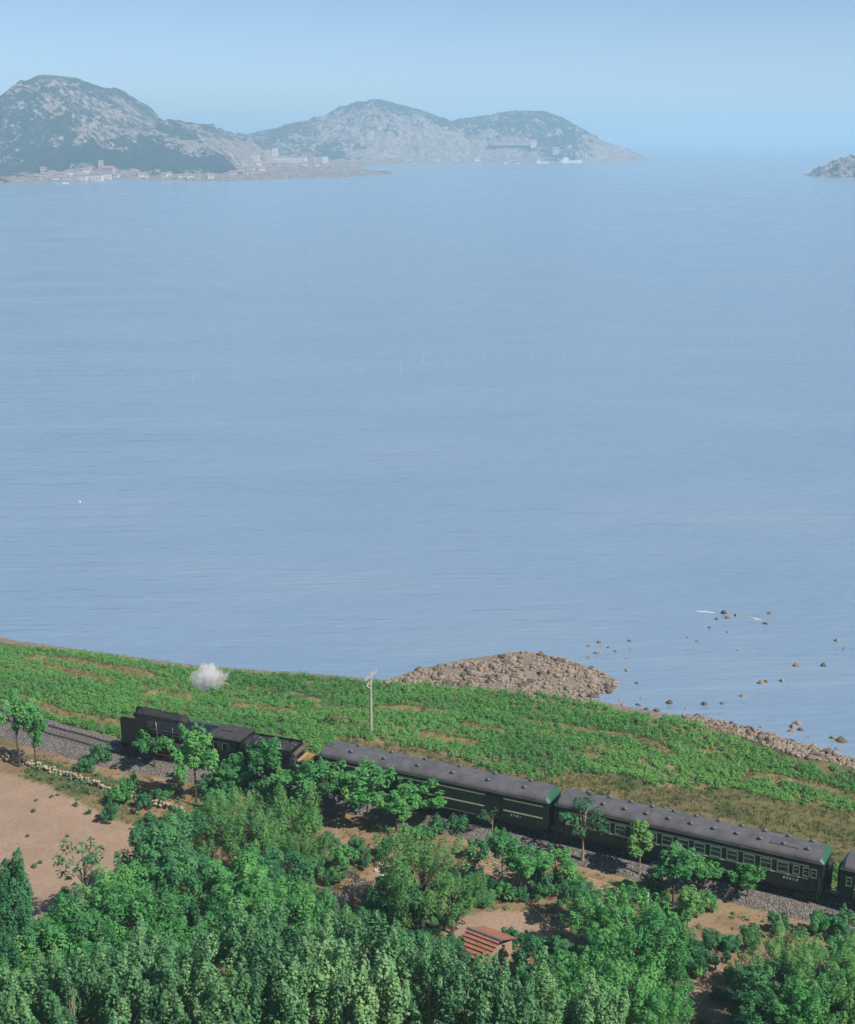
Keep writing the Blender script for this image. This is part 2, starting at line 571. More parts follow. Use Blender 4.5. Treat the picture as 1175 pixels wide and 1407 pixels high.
TRACK = np.array([along(s) for s in np.arange(0, _cum[-1], 1.5)])

# ------------------------------------------------------------------ ground
SHORE_PX = [(-900, 720), (-400, 800), (-100, 852), (25, 880), (120, 893), (280, 915), (400, 923), (480, 929), (530, 934), (575, 919), (640, 905),
            (720, 894), (775, 904), (830, 924), (852, 938), (832, 952), (800, 958), (850, 968), (920, 981), (985, 989), (1040, 1002), (1100, 1021),
            (1175, 1044), (1300, 1078), (1600, 1160)]
SHORE = polyline(SHORE_PX)
LAND = np.vstack([[[-420, SHORE[0][1] + 15]], SHORE, [[420, SHORE[-1][1] - 30]], [[420, -220]], [[-420, -220]]])
SHORE_FULL = LAND[:-2]
BANKS = [([(48, 892), (90, 889), (140, 898), (215, 917)], 1.2), ([(66, 914), (100, 922), (150, 936)], 0.9), ([(195, 957), (225, 945), (258, 956)], 0.9),
         ([(325, 969), (362, 969), (402, 977)], 0.7), ([(520, 963), (560, 964), (604, 970)], 0.6), ([(590, 1022), (650, 1031)], 0.8),
         ([(720, 975), (790, 987), (850, 992), (890, 1004), (917, 1024)], 0.8), ([(1040, 1054), (1100, 1056), (1140, 1064), (1180, 1076)], 1.0),
         ([(30, 980), (90, 1003), (175, 1019)], 0.8), ([(255, 915), (310, 922)], 0.5), ([(310, 935), (322, 940)], 0.5), ([(420, 941), (436, 944)], 0.6), ([(455, 990), (480, 997)], 0.6),
         ([(640, 995), (690, 1004)], 0.5), ([(170, 905), (200, 914)], 1.0)]
BANKW = [(polyline(p, 3.0), w) for p, w in BANKS]
GRASS_STRIP = [(470, 1010), (600, 1034), (690, 1062), (725, 1068), (768, 1066), (850, 1062), (900, 1083), (1010, 1086), (1110, 1108), (1400, 1150), (1400, 1260), (1140, 1190), (770, 1105), (437, 1037)]
SAND = [[(-60, 1050), (20, 1066), (66, 1079), (105, 1099), (140, 1118), (187, 1135), (205, 1160), (170, 1195), (150, 1230), (70, 1262), (-60, 1275)],
        [(606, 1300), (612, 1278), (640, 1258), (682, 1250), (745, 1256), (792, 1284), (775, 1305), (700, 1300), (655, 1318)],
        [(925, 1372), (955, 1330), (975, 1322), (1002, 1334), (990, 1368), (1000, 1405), (975, 1407)],
        [(278, 1252), (292, 1240), (306, 1262), (290, 1272)]]
DIRT = [[(410, 1115), (470, 1090), (545, 1118), (548, 1170), (520, 1205), (480, 1215), (440, 1175)], [(640, 1160), (760, 1188), (885, 1225), (885, 1262), (800, 1245), (700, 1228), (640, 1195)],
        [(940, 1245), (1010, 1248), (1130, 1282), (1175, 1300), (1175, 1335), (1110, 1318), (1040, 1290), (950, 1275)], [(190, 1080), (260, 1110), (240, 1130), (180, 1115)],
        [(330, 1100), (365, 1100), (365, 1125), (330, 1125)], [(60, 1020), (170, 1045), (260, 1085), (240, 1095), (120, 1060), (40, 1040)]]
PATHS = [([(640, 1160), (700, 1174), (760, 1187), (830, 1205), (890, 1224)], 0.45), ([(950, 1272), (998, 1251)], 0.4), ([(990, 1246), (1070, 1265), (1135, 1282)], 0.5),
         ([(480, 1225), (512, 1205), (530, 1180), (560, 1160)], 0.5), ([(955, 1268), (1000, 1282)], 0.4)]

_shore_sd_cache = {}
def shore_sd(P):
    d = seg_dist(P, SHORE_FULL)
    return np.where(inside(P, LAND), d, -d)

def ground_z(P):
    """height of the land at world points P (n,2)"""
    P = np.asarray(P, float).reshape(-1, 2)
    d = shore_sd(P)
    dt = seg_dist(P, TRACK)
    # which side of the track: seaward if crossing towards the shore
    w = sstep(0, 1, np.clip(d, 0, None) / (np.clip(d, 0, None) + np.clip(dt - 3, 0, None) + 0.01))
    land = 0.55 + (5.1 - 0.55) * w
    # seaward terraces: soft steps
    terr = land + fbm(P[:, 0] * 0.05, P[:, 1] * 0.08, 3) * 1.6 * sstep(2, 8, d) * sstep(4, 9, dt)
    stp = np.floor(terr / 0.9) * 0.9 + 0.9 * sstep(0.62, 1.0, terr / 0.9 - np.floor(terr / 0.9))
    z = terr * 0.45 + stp * 0.55
    z += fbm(P[:, 0] * 0.35, P[:, 1] * 0.35, 9) * 0.35 * sstep(1, 4, d) * sstep(3.5, 6, dt)
    for L, wd in BANKW:
        b = seg_dist(P, L)
        z += 0.55 * np.exp(-(b / (wd * 0.9)) ** 2)
    z = np.where(d > 0, np.where(d < 4, z * sstep(-0.5, 4, d), z), np.maximum(d * 0.10, -2.0) - 0.05)
    # landward side: gentle garden terraces, then the hill on which the viewer stands
    far = TRACK[np.argmin(np.hypot(P[:, None, 0] - TRACK[None, ::8, 0], P[:, None, 1] - TRACK[None, ::8, 1]), 1) * 8 % len(TRACK)]
    near_side = (P[:, 1] < far[:, 1])
    zn = 5.0 - 0.5 * sstep(4, 14, dt) + fbm(P[:, 0] * 0.09, P[:, 1] * 0.09, 21) * 0.9 * sstep(4, 10, dt)
    wall = polyline(WALL_PX, 5.0)
    dw = seg_dist(P, wall)
    zn += 0.35 * np.exp(-(dw / 1.6) ** 2)
    z = np.where(near_side & (dt > 2), np.where(d > 6, zn, z), z)
    z = np.where(dt < 4.5, 5.1 + (z - 5.1) * sstep(2.5, 4.5, dt), z)
    hill = np.clip(78 - P[:, 1], 0, None)
    z = z + np.where(d > 2, 0.73 * np.minimum(hill, 79) * sstep(0, 8, hill), 0)
    return z

WALL_PX = [(-40, 1032), (15, 1046), (60, 1058), (100, 1071), (150, 1087), (190, 1098), (222, 1106), (252, 1112)]

def axis_coords(lo, a, b, hi, fine, grow=1.25):
    c = list(np.arange(a, b + 1e-6, fine))
    st, x = fine, a
    left = []
    while x > lo:
        st *= grow
        x -= st
        left.append(max(x, lo))
    st, x = fine, b
    right = []
    while x < hi:
        st *= grow
        x += st
        right.append(min(x, hi))
    return np.array(left[::-1] + c + right)

def grid_faces(nx, ny):
    i, j = np.meshgrid(np.arange(nx - 1), np.arange(ny - 1), indexing='ij')
    a = (i * ny + j).ravel()
    return np.stack([a, a + ny, a + ny + 1, a + 1], 1)

gx = axis_coords(-400, -62, 62, 400, 0.45)
gy = axis_coords(-200, 80, 190, 260, 0.45)
GXX, GYY = np.meshgrid(gx, gy, indexing='ij')
GP = np.stack([GXX.ravel(), GYY.ravel()], 1)
GZ = ground_z(GP)
def zone_masks(P, Z):
    u, v, w = pix(np.column_stack([P, Z]))
    Q = np.column_stack([u, v])
    jit = fbm(P[:, 0] * 0.5, P[:, 1] * 0.5, 40) * 14
    Qj = Q + np.column_stack([jit, jit * 0.4])
    ok = w > 20
    d = shore_sd(P)
    bank = np.zeros(len(P))
    for L, wd in BANKW:
        bank = np.maximum(bank, 1 - sstep(wd * 0.6, wd * 1.6, seg_dist(P, L) + fbm(P[:, 0] * 0.7, P[:, 1] * 0.7, 50) * wd * 1.4))
    strip = (inside(Qj, GRASS_STRIP) & ok).astype(float)
    sand = np.zeros(len(P))
    for s_ in SAND:
        sand = np.maximum(sand, inside(Qj, s_) & ok)
    dirt = np.zeros(len(P))
    for s_ in DIRT:
        dirt = np.maximum(dirt, inside(Qj, s_) & ok)
    path = np.zeros(len(P))
    for p_, wd in PATHS:
        path = np.maximum(path, 1 - sstep(wd * 0.7, wd * 1.3, seg_dist(P, polyline(p_, 4.8))))
    spit_ = inside(Q, [(515, 938), (575, 915), (720, 885), (870, 935), (840, 962), (800, 962), (740, 957), (690, 952), (620, 946), (540, 944)])
    shore = 1 - sstep(1.2, 3.2, d + fbm(P[:, 0] * 0.3, P[:, 1] * 0.3, 55) * 2)
    shore = np.where(spit_, 1.0, shore)
    dt = seg_dist(P, TRACK)
    return dict(u=u, v=v, d=d, bank=bank, strip=strip, sand=sand, dirt=dirt, path=path, shore=shore, dt=dt)
zm = zone_masks(GP, GZ)
dryn = sstep(-0.06, 0.10, fbm(GP[:, 0] * 0.12, GP[:, 1] * 0.12, 60))
a_dry = np.clip(np.maximum.reduce([zm['bank'] * 0.9, zm['strip'] * (0.10 + 0.45 * dryn), zm['path'] * 0.6, 0.35 * dryn]), 0, 1)
a_green = np.clip(0.25 + 0.65 * sstep(-0.08, 0.1, fbm(GP[:, 0] * 0.16, GP[:, 1] * 0.16, 61)) + 0.4 * zm['strip'] - zm['dirt'] * 0.75 - zm['path'], 0, 1)
_hillside = sstep(86, 76, GP[:, 1])
a_green = np.maximum(a_green, _hillside * 0.9)
a_dry = np.where(zm['dirt'] > 0.5, a_dry * 0.4, a_dry)
gme = np_mesh('ground', np.column_stack([GP, GZ]), grid_faces(len(gx), len(gy)), M['ground'], True,
              {'dry': ('POINT', a_dry), 'green': ('POINT', a_green), 'sand': ('POINT', np.maximum(zm['sand'], zm['path'] * 0.5)), 'shore': ('POINT', zm['shore'])})
ground = link('ground', gme)
tag(ground, 'coastal ground of soil, sand and dry grass below the hillside', 'ground', kind='structure')

def zat(x, y):
    return float(ground_z([[x, y]])[0])
def on_ground(u, v):
    """point of the land seen at pixel (u, v)"""
    z = 4.6
    for _ in range(6):
        p = at(u, v, z)
        z = zat(p[0], p[1])
    return np.array([p[0], p[1], z])

# ------------------------------------------------------------------ far headland and islet
HC_PX = [(-500, 268), (-100, 256), (45, 253), (75, 250), (110, 250), (160, 247), (200, 248), (260, 249), (320, 249), (400, 246), (470, 244), (505, 241.5), (552, 239.5), (508, 237),
         (495, 230), (520, 227), (580, 225.5), (640, 224.5), (730, 224), (800, 222.5), (870, 221), (910, 219.5)]
HC = polyline(HC_PX)
TIP = HC[-1]
HLAND = np.vstack([[[-4200, HC[0][1] - 300]], HC, [[TIP[0] - 60, TIP[1] + 120], [TIP[0] - 300, TIP[1] + 900], [-600, 6400], [-4200, 6400]]])
def ridge(px, y):
    """silhouette pixels -> world x and height at forward distance y"""
    q = np.array([at_dist(u, v, y) for u, v in px])
    return q[:, 0], q[:, 2], y
LAYERS = [
    (ridge([(-420, 175), (-220, 160), (-60, 150), (20, 136), (46, 122), (60, 107), (80, 104), (110, 111), (150, 126), (180, 141), (200, 159), (222, 167), (245, 165), (268, 171), (290, 181), (310, 187), (330, 195), (350, 212), (380, 235)], 3050), 760, 900),
    (ridge([(260, 225), (300, 200), (330, 187), (370, 178), (410, 168), (440, 163), (468, 148), (490, 141), (515, 137), (540, 141), (570, 149), (600, 159), (622, 169), (640, 184), (660, 200), (690, 222)], 4250), 640, 700),
    (ridge([(560, 222), (600, 178), (625, 167), (650, 161), (690, 155), (720, 152), (745, 153), (770, 161), (800, 177), (830, 195), (850, 205), (872, 212), (895, 216), (915, 221)], 4320), 560, 600)]
def headland_z(P):
    x, y = P[:, 0], P[:, 1]
    d = seg_dist(P, HLAND[:-2])
    d = np.where(inside(P, HLAND), d, -d)
    wx = x + fbm(x * 0.006, y * 0.006, 70) * 60
    z = 4.5 * sstep(0, 40, d) + 6 * sstep(30, 260, d) + np.clip(fbm(x * 0.02, y * 0.02, 71, 5), -0.2, 1) * 16 * sstep(0, 50, d)
    for (rx, rz, ry), wf, wb in LAYERS:
        h = np.interp(x, rx, rz, left=0, right=0)
        t = np.where(y < ry, (ry - y) / wf, (y - ry) / wb)
        t = t * (1 + fbm(x * 0.004, y * 0.004, 72) * 0.7)
        pr = np.where(t < 1, np.cos(np.clip(t, 0, 1) * math.pi / 2) ** 1.5, 0)
        hz = h * pr
        hz = hz + (fbm(wx * 0.009, y * 0.006, 73, 6, 0.58) * 0.34 * h + (np.abs(fbm(wx * 0.02, y * 0.010, 74, 5, 0.6)) - 0.12) * 80) * np.sin(np.clip(t, 0, 1) * math.pi) * (h > 6)
        hz = hz + fbm(x * 0.045, y * 0.02, 75, 4) * 9 * (h > 8) * pr
        z = np.maximum(z, hz * sstep(0, 60, d))
    return np.where(d > 0, np.maximum(z, 0.15), np.maximum(d * 0.05, -3) - 0.2)
hx = axis_coords(-3000, -1320, 780, 900, 6.0, 1.3)
hy = axis_coords(1800, 1900, 4600, 6000, 9.0, 1.3)
HXX, HYY = np.meshgrid(hx, hy, indexing='ij')
HP = np.stack([HXX.ravel(), HYY.ravel()], 1)
HZ = headland_z(HP)
keep = HZ > -2.9
hu, hv, _w = pix(np.column_stack([HP, HZ]))
HQ = np.column_stack([hu, hv])
bare = np.full(len(HP), -0.07)
for poly, amt in (([(500, 190), (560, 178), (640, 190), (720, 196), (745, 226), (490, 230)], 0.26), ([(790, 190), (850, 195), (920, 222), (800, 226)], 0.22),
                  ([(310, 212), (500, 220), (520, 246), (300, 252)], 0.25), ([(40, 236), (160, 228), (330, 236), (330, 254), (30, 256)], 0.17),
                  ([(80, 186), (120, 190), (125, 201), (85, 199)], 0.3), ([(130, 196), (175, 205), (178, 212), (140, 205)], 0.3), ([(240, 213), (330, 215), (330, 221), (240, 219)], 0.3),
                  ([(215, 180), (330, 188), (330, 212), (230, 200)], 0.13), ([(90, 120), (200, 150), (215, 190), (120, 180)], 0.05), ([(440, 150), (600, 158), (640, 200), (430, 200)], 0.06)):
    jit = fbm(HP[:, 0] * 0.01, HP[:, 1] * 0.01, 80) * 34
    bare = np.maximum(bare, np.where(inside(HQ + np.column_stack([jit, jit * 0.3]), poly), amt, -1))
def blur(a, n=3, w=4):
    g = a.reshape(len(hx), len(hy))
    for _ in range(n):
        for ax in (0, 1):
            g = sum(np.roll(g, k, ax) for k in range(-w, w + 1)) / (2 * w + 1)
    return g.ravel()
bare = blur(bare, 2, 5)
_grove = blur(np.where(inside(HQ, [(40, 205), (330, 219), (330, 238), (170, 236), (160, 226), (40, 232)]), 1.0, 0.0), 2, 4)
bare = bare * (1 - _grove) - 0.3 * _grove
bare = bare + fbm(HP[:, 0] * 0.006, HP[:, 1] * 0.006, 81, 5, 0.6) * 0.22
bare = np.where(HZ < 2.5, np.maximum(bare, 0.3), bare)
hf = grid_faces(len(hx), len(hy))
hf = hf[keep[hf].any(1)]
hme = np_mesh('hills', np.column_stack([HP, HZ]), hf, M['hill'], True, {'bare': ('POINT', bare)})
tag(link('hills', hme), 'rocky scrub-covered headland with three rounded hills across the bay', 'hills', kind='structure')
def hat(u, v, y0=None):
    """point of the headland seen at pixel (u, v): walk along the sight line"""
    d = (u - CX) * _X - (v - CY) * _U + FPX * _F
    ys = np.arange(1900, 4700, 5.0)
    pts = np.array([0, 0, CAMZ]) + d[None] * (ys / d[1])[:, None]
    hz = headland_z(pts[:, :2])
    k = np.argmax((pts[:, 2] <= hz) & (hz > 0))
    return np.array([pts[k, 0], pts[k, 1], hz[k]]) if hz[k] > 0 else None

# boulder shapes shared by every rock
def rock_mesh(name, seed, mat, sub=2, flat=0.7, facet=0.35):
    import bmesh
    bm = bmesh.new()
    bmesh.ops.create_icosphere(bm, subdivisions=sub, radius=1.0)
    r = random.Random(seed)
    planes = [(Vector((r.gauss(0, 1), r.gauss(0, 1), r.gauss(0, 1))).normalized(), r.uniform(0.55, 0.9)) for _ in range(9)]
    sx, sy = r.uniform(0.8, 1.25), r.uniform(0.7, 1.1)
    for v in bm.verts:
        for n_, dd in planes:
            k = v.co.dot(n_) - dd
            if k > 0:
                v.co -= n_ * k * 0.85
        v.co *= 1 + r.uniform(-0.05, 0.05)
        v.co.x *= sx
        v.co.y *= sy
        v.co.z *= flat
    me = bpy.data.meshes.new(name)
    bm.to_mesh(me)
    bm.free()
    me.materials.append(mat)
    return me
ROCKS = [rock_mesh('shore_rock', 100 + k, M['shore_rock'], 2, 0.75) for k in range(6)]
ROCKS1 = [rock_mesh('small_rock', 200 + k, M['shore_rock'], 1, 0.75) for k in range(5)]

def rock_arrays(me):
    v = np.empty(len(me.vertices) * 3)
    me.vertices.foreach_get('co', v)
    f = np.array([list(p.vertices) for p in me.polygons], np.int32)
    return v.reshape(-1, 3), f
_RA = [rock_arrays(m) for m in ROCKS1]
def merged_rocks(name, P, S, mat, seed=1, squash=None):
    r = np.random.default_rng(seed)
    V, Fc, T = [], [], []
    base = 0
    for i in range(len(P)):
        v, f = _RA[i % len(_RA)]
        a = r.uniform(0, 6.28)
        c, s_ = math.cos(a), math.sin(a)
        vv = v * S[i] * r.uniform(0.75, 1.25, 3)
        vv = np.column_stack([vv[:, 0] * c - vv[:, 1] * s_, vv[:, 0] * s_ + vv[:, 1] * c, vv[:, 2]]) + P[i]
        V.append(vv)
        Fc.append(f + base)
        T.append(np.full(len(f), r.uniform(0, 0.5)))
        base += len(v)
    return np_mesh(name, np.vstack(V), np.vstack(Fc), mat, False, {'tint': ('FACE', np.concatenate(T))})

# islet at the right
def build_islet():
    c = at(1190, 243, 0)
    sc_ = np.linalg.norm(c - cam.location) / FPX        # metres per pixel there
    nx, ny = 110, 60
    xs = np.linspace(-64, 110, nx) * sc_
    ys = np.linspace(-60, 60, ny) * sc_
    XX, YY = np.meshgrid(xs, ys, indexing='ij')
    X1, Y1 = XX.ravel() / sc_, YY.ravel() / sc_
    prof = np.interp(X1, [-62, -57, -50, -36, -28, -15, 0, 20, 50, 90, 108], [-2, 3, 8, 11, 19, 25, 26, 24, 20, 8, -2])
    z = prof * np.cos(np.clip(np.abs(Y1) / 52, 0, 1) * math.pi / 2) ** 0.7
    z += (fbm(X1 * 0.09, Y1 * 0.09, 90, 5, 0.62)) * 15 * sstep(0, 6, z) + np.floor(fbm(X1 * 0.2, Y1 * 0.2, 91, 3) * 6) * 1.2 * sstep(1, 5, z)
    z = z * sc_ * 0.94 - 1.2
    me = np_mesh('islet', np.column_stack([XX.ravel(), YY.ravel(), z]), grid_faces(nx, ny), M['hill'], False,
                 {'bare': ('POINT', 0.08 + fbm(X1 * 0.15, Y1 * 0.15, 92) * 0.9)})
    o = link('islet', me)
    o.location = (c[0], c[1] + 50 * sc_, 0)
    tag(o, 'low rocky islet of pale boulders standing alone in the sea', 'islet', kind='structure')
build_islet()

# ------------------------------------------------------------------ railway
def sweep(name, profile, s0, s1, step, mat, parent=None, zfun=None, smooth=False):
    ss = np.arange(s0, s1 + 1e-6, step)
    rings = []
    for s_ in ss:
        p = along(s_)
        q = along(min(s_ + 0.4, _cum[-1])) - along(max(s_ - 0.4, 0))
        q /= np.linalg.norm(q)
        n_ = np.array([q[1], -q[0]])                  # points to the sea side (track runs right to left)
        rings.append([(p[0] + n_[0] * y, p[1] + n_[1] * y, z + (zfun(s_, y) if zfun else 0)) for y, z in profile])
    return MB().loft(rings, True, smooth).build(name, mat, parent)
S_END = _cum[-1] - 1
bed = sweep('ballast_bed', [(-3.5, 4.75), (-2.7, 5.28), (-1.75, 5.80), (1.75, 5.80), (2.9, 5.25), (4.0, 4.5)], 0.5, S_END, 1.0, M['ballast'],
            zfun=lambda s_, y: 0.07 * math.sin(s_ * 1.7 + y) * (abs(y) > 2))
tag(bed, 'grey gravel ballast bed carrying the railway track', 'ballast', kind='structure')
track = empty('railway_track', (*along(100), RAIL))
tag(track, 'single railway track with dark sleepers curving along the coast', 'railway track')
def rail(off):
    o = sweep('rail', [(off - .07, 5.85), (off + .07, 5.85), (off + .07, 5.87), (off + .012, 5.89), (off + .012, 5.955), (off + .037, 5.962), (off + .037, 6.0), (off - .037, 6.0), (off - .037, 5.962), (off - .012, 5.955), (off - .012, 5.89), (off - .07, 5.87)],
              0.5, S_END, 1.5, M['rail_steel'])
    o.parent = track
    o.matrix_parent_inverse = track.matrix_basis.inverted()
rail(-0.7525)
rail(0.7525)
_slm = MB().bbox(-0.12, 0.12, -1.25, 1.25, -0.16, 0, 0.02).mesh('sleeper', M['sleeper'])
_nsl = 0
for s_ in np.arange(78, S_END - 24, 0.58):
    p = along(s_)
    u, v, _ = pix([p[0], p[1], RAIL])
    if u < -90 or u > 1300 or _nsl > 299:
        continue
    if 200 < u < 1175 and _nsl % 1 == 0 and (int(s_ / 0.58) % 2):
        pass
    q = along(s_ + .3) - along(s_ - .3)
    o = link('sleeper', _slm, track)
    o.matrix_parent_inverse = track.matrix_basis.inverted()
    o.location = (p[0], p[1], 5.846)
    o.rotation_euler = (0, 0, math.atan2(q[1], q[0]))
    _nsl += 1

# ------------------------------------------------------------------ rolling stock (local x runs to the rear of the train, y to the sea, z up from the rails)
def wheel_mesh(name, r, mat, spokes=0):
    mb = MB()
    prof = [(0.0, 0.07), (0.12, 0.07), (0.12, 0.03), (r * 0.8, 0.03), (r * 0.82, 0.065), (r, 0.065), (r, -0.065), (r * 0.82, -0.065), (r * 0.8, -0.03), (0.12, -0.03), (0.12, -0.07), (0.0, -0.07)]
    n = 20
    rings = [[(pr * math.cos(2 * math.pi * k / n), y, pr * math.sin(2 * math.pi * k / n)) for k in range(n)] for pr, y in prof if pr > 0]
    mb.loft(rings, True, False)
    return mb.mesh(name, mat)
W_COACH = wheel_mesh('wheel', 0.46, M['underframe'])
W_DRIVE = wheel_mesh('driving_wheel', 0.75, M['red_wheel'])
W_SMALL = wheel_mesh('small_wheel', 0.46, M['red_wheel'])

def roof_ring(x, w, zg, h, n=14, inset=0.0):
    r = []
    for k in range(n + 1):
        a = math.pi * (1 - k / n)
        c, s_ = math.cos(a), math.sin(a)
        yy = (abs(c) ** 0.80) * (1 if c >= 0 else -1) * (w - inset)
        zz = zg + (abs(s_) ** 0.85) * (h - inset)
        r.append((x, yy, zz))
    return r

def add_bogie(car, x, n_ax=2, base=2.4):
    b = MB()
    for y in (-1.0, 1.0):
        b.box(x - base / 2 - 0.55, x + base / 2 + 0.55, y - 0.08, y + 0.08, 0.55, 0.78)
        b.box(x - 0.5, x + 0.5, y - 0.12, y + 0.12, 0.32, 0.55)
        for dx in (-base / 2, base / 2):
            b.box(x + dx - 0.16, x + dx + 0.16, y - 0.14, y + 0.14, 0.30, 0.62)
    b.box(x - 0.3, x + 0.3, -1.1, 1.1, 0.6, 0.95)
    bo = b.build('bogie', M['underframe'], car)
    for dx in (-base / 2, base / 2):
        for y in (-0.76, 0.76):
            w = link('wheel', W_COACH, bo)
            w.location = (x + dx, y, 0.46)

def vent_mesh():
    mb = MB()
    mb.tube([(0, 0, -0.05), (0, 0, 0.16)], 0.10, 8)
    mb.loft([[(0.21 * math.cos(k * math.pi / 5), 0.17 * math.sin(k * math.pi / 5), 0.12) for k in range(10)],
             [(0.23 * math.cos(k * math.pi / 5), 0.19 * math.sin(k * math.pi / 5), 0.19) for k in range(10)],
             [(0.12 * math.cos(k * math.pi / 5), 0.10 * math.sin(k * math.pi / 5), 0.28) for k in range(10)]])
    return mb.mesh('roof_vent', M['vent_grey'])
VENT = vent_mesh()
def window_meshes(w, h):
    fr = MB()
    t = 0.075
    fr.box(-w / 2, w / 2, -0.035, 0.012, h / 2 - t, h / 2)
    fr.box(-w / 2, w / 2, -0.045, 0.012, -h / 2, -h / 2 + t)
    fr.box(-w / 2, -w / 2 + t, -0.035, 0.012, -h / 2 + t, h / 2 - t)
    fr.box(w / 2 - t, w / 2, -0.035, 0.012, -h / 2 + t, h / 2 - t)
    fr.box(-w / 2 + t, w / 2 - t, -0.026, 0.010, 0.02, 0.075)
    pn = MB().box(-w / 2 + t, w / 2 - t, -0.010, 0.006, -h / 2 + t, h / 2 - t)
    return fr.mesh('window', M['window_frame']), pn.mesh('pane', M['glass'])
WIN_W = window_meshes(0.98, 0.92)
WIN_N = window_meshes(0.58, 0.80)
def add_window(car, x, z, side, kind):
    o = link('window', kind[0], car)
    o.location = (x, side * 1.552, z)
    o.rotation_euler = (0, 0, 0 if side < 0 else math.pi)
    link('pane', kind[1], o)

def coach_shell(car, L, breaks=()):
    W = 1.55
    body = MB()
    # side walls, floor, ends as one shell with a slight tumblehome at the foot
    prof = [(-W + 0.05, 1.02), (-W, 1.35), (-W, 3.55), (W, 3.55), (W, 1.35), (W - 0.05, 1.02)]
    body.loft([[(x, y, z) for y, z in prof] for x in (0.02, L - 0.02)], True, False)
    body.build('body', M['coach_green'], car)
    sole = MB()
    sole.box(0.25, L - 0.25, -1.49, -1.40, 0.86, 1.015)
    sole.box(0.25, L - 0.25, 1.40, 1.49, 0.86, 1.015)
    sole.box(0.1, 0.3, -1.4, 1.4, 0.86, 1.015)
    sole.box(L - 0.3, L - 0.1, -1.4, 1.4, 0.86, 1.015)
    sole.build('underframe', M['underframe'], car)
    g = MB()
    for y in (-1, 1):
        g.box(0.0, L, y * 1.60 - 0.035, y * 1.60 + 0.035, 3.56, 3.635)
    g.build('gutter', M['coach_roof'], car)
    rf = MB()
    xs = [0.30, 0.40, 0.95, L - 0.95, L - 0.40, L - 0.30]
    ins = [0.012, 0.0, 0.0, 0.0, 0.0, 0.012]
    rings = [roof_ring(x, 1.58, 3.60, 0.68, 16, i) + [(x, 1.5, 3.56), (x, -1.5, 3.56)] for x, i in zip(xs, ins)]
    rf.loft(rings, False, True)
    roof = rf.build('roof', M['coach_roof'], car)
    seams = MB()
    for x in np.arange(2.0, L - 1, 2.35):
        r0 = roof_ring(x - 0.02, 1.58, 3.60, 0.68, 14, -0.012)
        r1 = roof_ring(x + 0.02, 1.58, 3.60, 0.68, 14, -0.012)
        seams.add(r0 + r1, [(k, k + 1, k + 16, k + 15) for k in range(14)])
    seams.build('roof_seam', M['vent_grey'], roof)
    for x, sgn in ((0.0, -1), (L, 1)):
        e = MB()
        # sloping hood that closes the end of the roof
        up_ = roof_ring(x - sgn * 0.36, 1.555, 3.575, 0.655, 16)
        lo_ = [(x - sgn * 0.01 + sgn * 0.10 * math.cos(p[1] / 1.6), p[1] * 0.985, 3.585 + 0.10 * math.cos(p[1] / 1.1)) for p in up_]
        mid = [(a[0] * .55 + b[0] * .45 + sgn * 0.05, (a[1] + b[1]) / 2, a[2] * .55 + b[2] * .45 + 0.02) for a, b in zip(up_, lo_)]
        e.loft([up_, mid, lo_], False, True, closed=False)
        e.add(lo_ + [(p[0], p[1], 3.555) for p in lo_], [(k, k + 1, k + 18, k + 17) for k in range(16)])
        e.build('end_hood', M['end_green'], car)
        gw = MB()
        gw.bbox(min(x, x + sgn * 0.36), max(x, x + sgn * 0.36), -0.62, 0.62, 1.05, 3.30, 0.08)
        gw.build('gangway', M['black_dull'], car)
        cp = MB()
        cp.box(min(x - sgn * .2, x + sgn * 0.44), max(x - sgn * .2, x + sgn * 0.44), -0.16, 0.16, 0.75, 0.98)
        cp.build('coupler', M['underframe'], car)
        st = MB()
        xc = x - sgn * 0.75
        for zz in (0.42, 0.72):
            for y in (-1.42, 1.42):
                st.box(xc - 0.35, xc + 0.35, y - 0.14, y + 0.14, zz, zz + 0.04)
        for y in (-1.42, 1.42):
            for dx in (-0.36, 0.36):
                st.box(xc + dx - 0.02, xc + dx + 0.02, y - 0.12, y + 0.12, 0.42, 0.862)
        st.build('steps', M['underframe'], car)
    add_bogie(car, 3.3)
    add_bogie(car, L - 3.3)
    ub = MB()
    for x0, x1 in ((6.8, 8.9), (10.2, 12.6), (14.0, 15.1)):
        ub.bbox(x0, x1, -1.28, -0.35, 0.34, 0.90, 0.05)
        ub.bbox(x0 + .4, x1 + .6, 0.35, 1.28, 0.36, 0.90, 0.05)
    ub.build('battery_box', M['underframe'], car)

def stripes(car, spans, zs, side=-1, h=0.125):
    for z in zs:
        for a, b in spans:
            MB().box(a, b, side * 1.553 - 0.008, side * 1.553 + 0.008, z - h / 2, z + h / 2).build('stripe', M['cream'], car)

def marks(car, x, z, n, side=-1, s_=0.16):
    """small white stencilled lettering, too small to read in the photograph"""
    mb = MB()
    r = random.Random(n)
    for k in range(n):
        x0 = x + k * s_ * 1.7
        for j in range(3):
            if r.random() < 0.8:
                zz = z + j * s_ * 0.45
                mb.box(x0, x0 + s_ * r.uniform(0.6, 1.0), side * 1.556 - 0.006, side * 1.556 + 0.004, zz, zz + 0.045)
        mb.box(x0 + s_ * .4, x0 + s_ * 0.62, side * 1.5575 - 0.006, side * 1.5575 + 0.004, z, z + s_ * 1.1)
    return mb.build('lettering', M['white'], car)

def place(name, start, end, label, cat, group=None):
    d = (end - start) / np.linalg.norm(end - start)
    o = empty(name, (start[0], start[1], RAIL), math.atan2(d[1], d[0]))
    tag(o, label, cat, group)
    return o

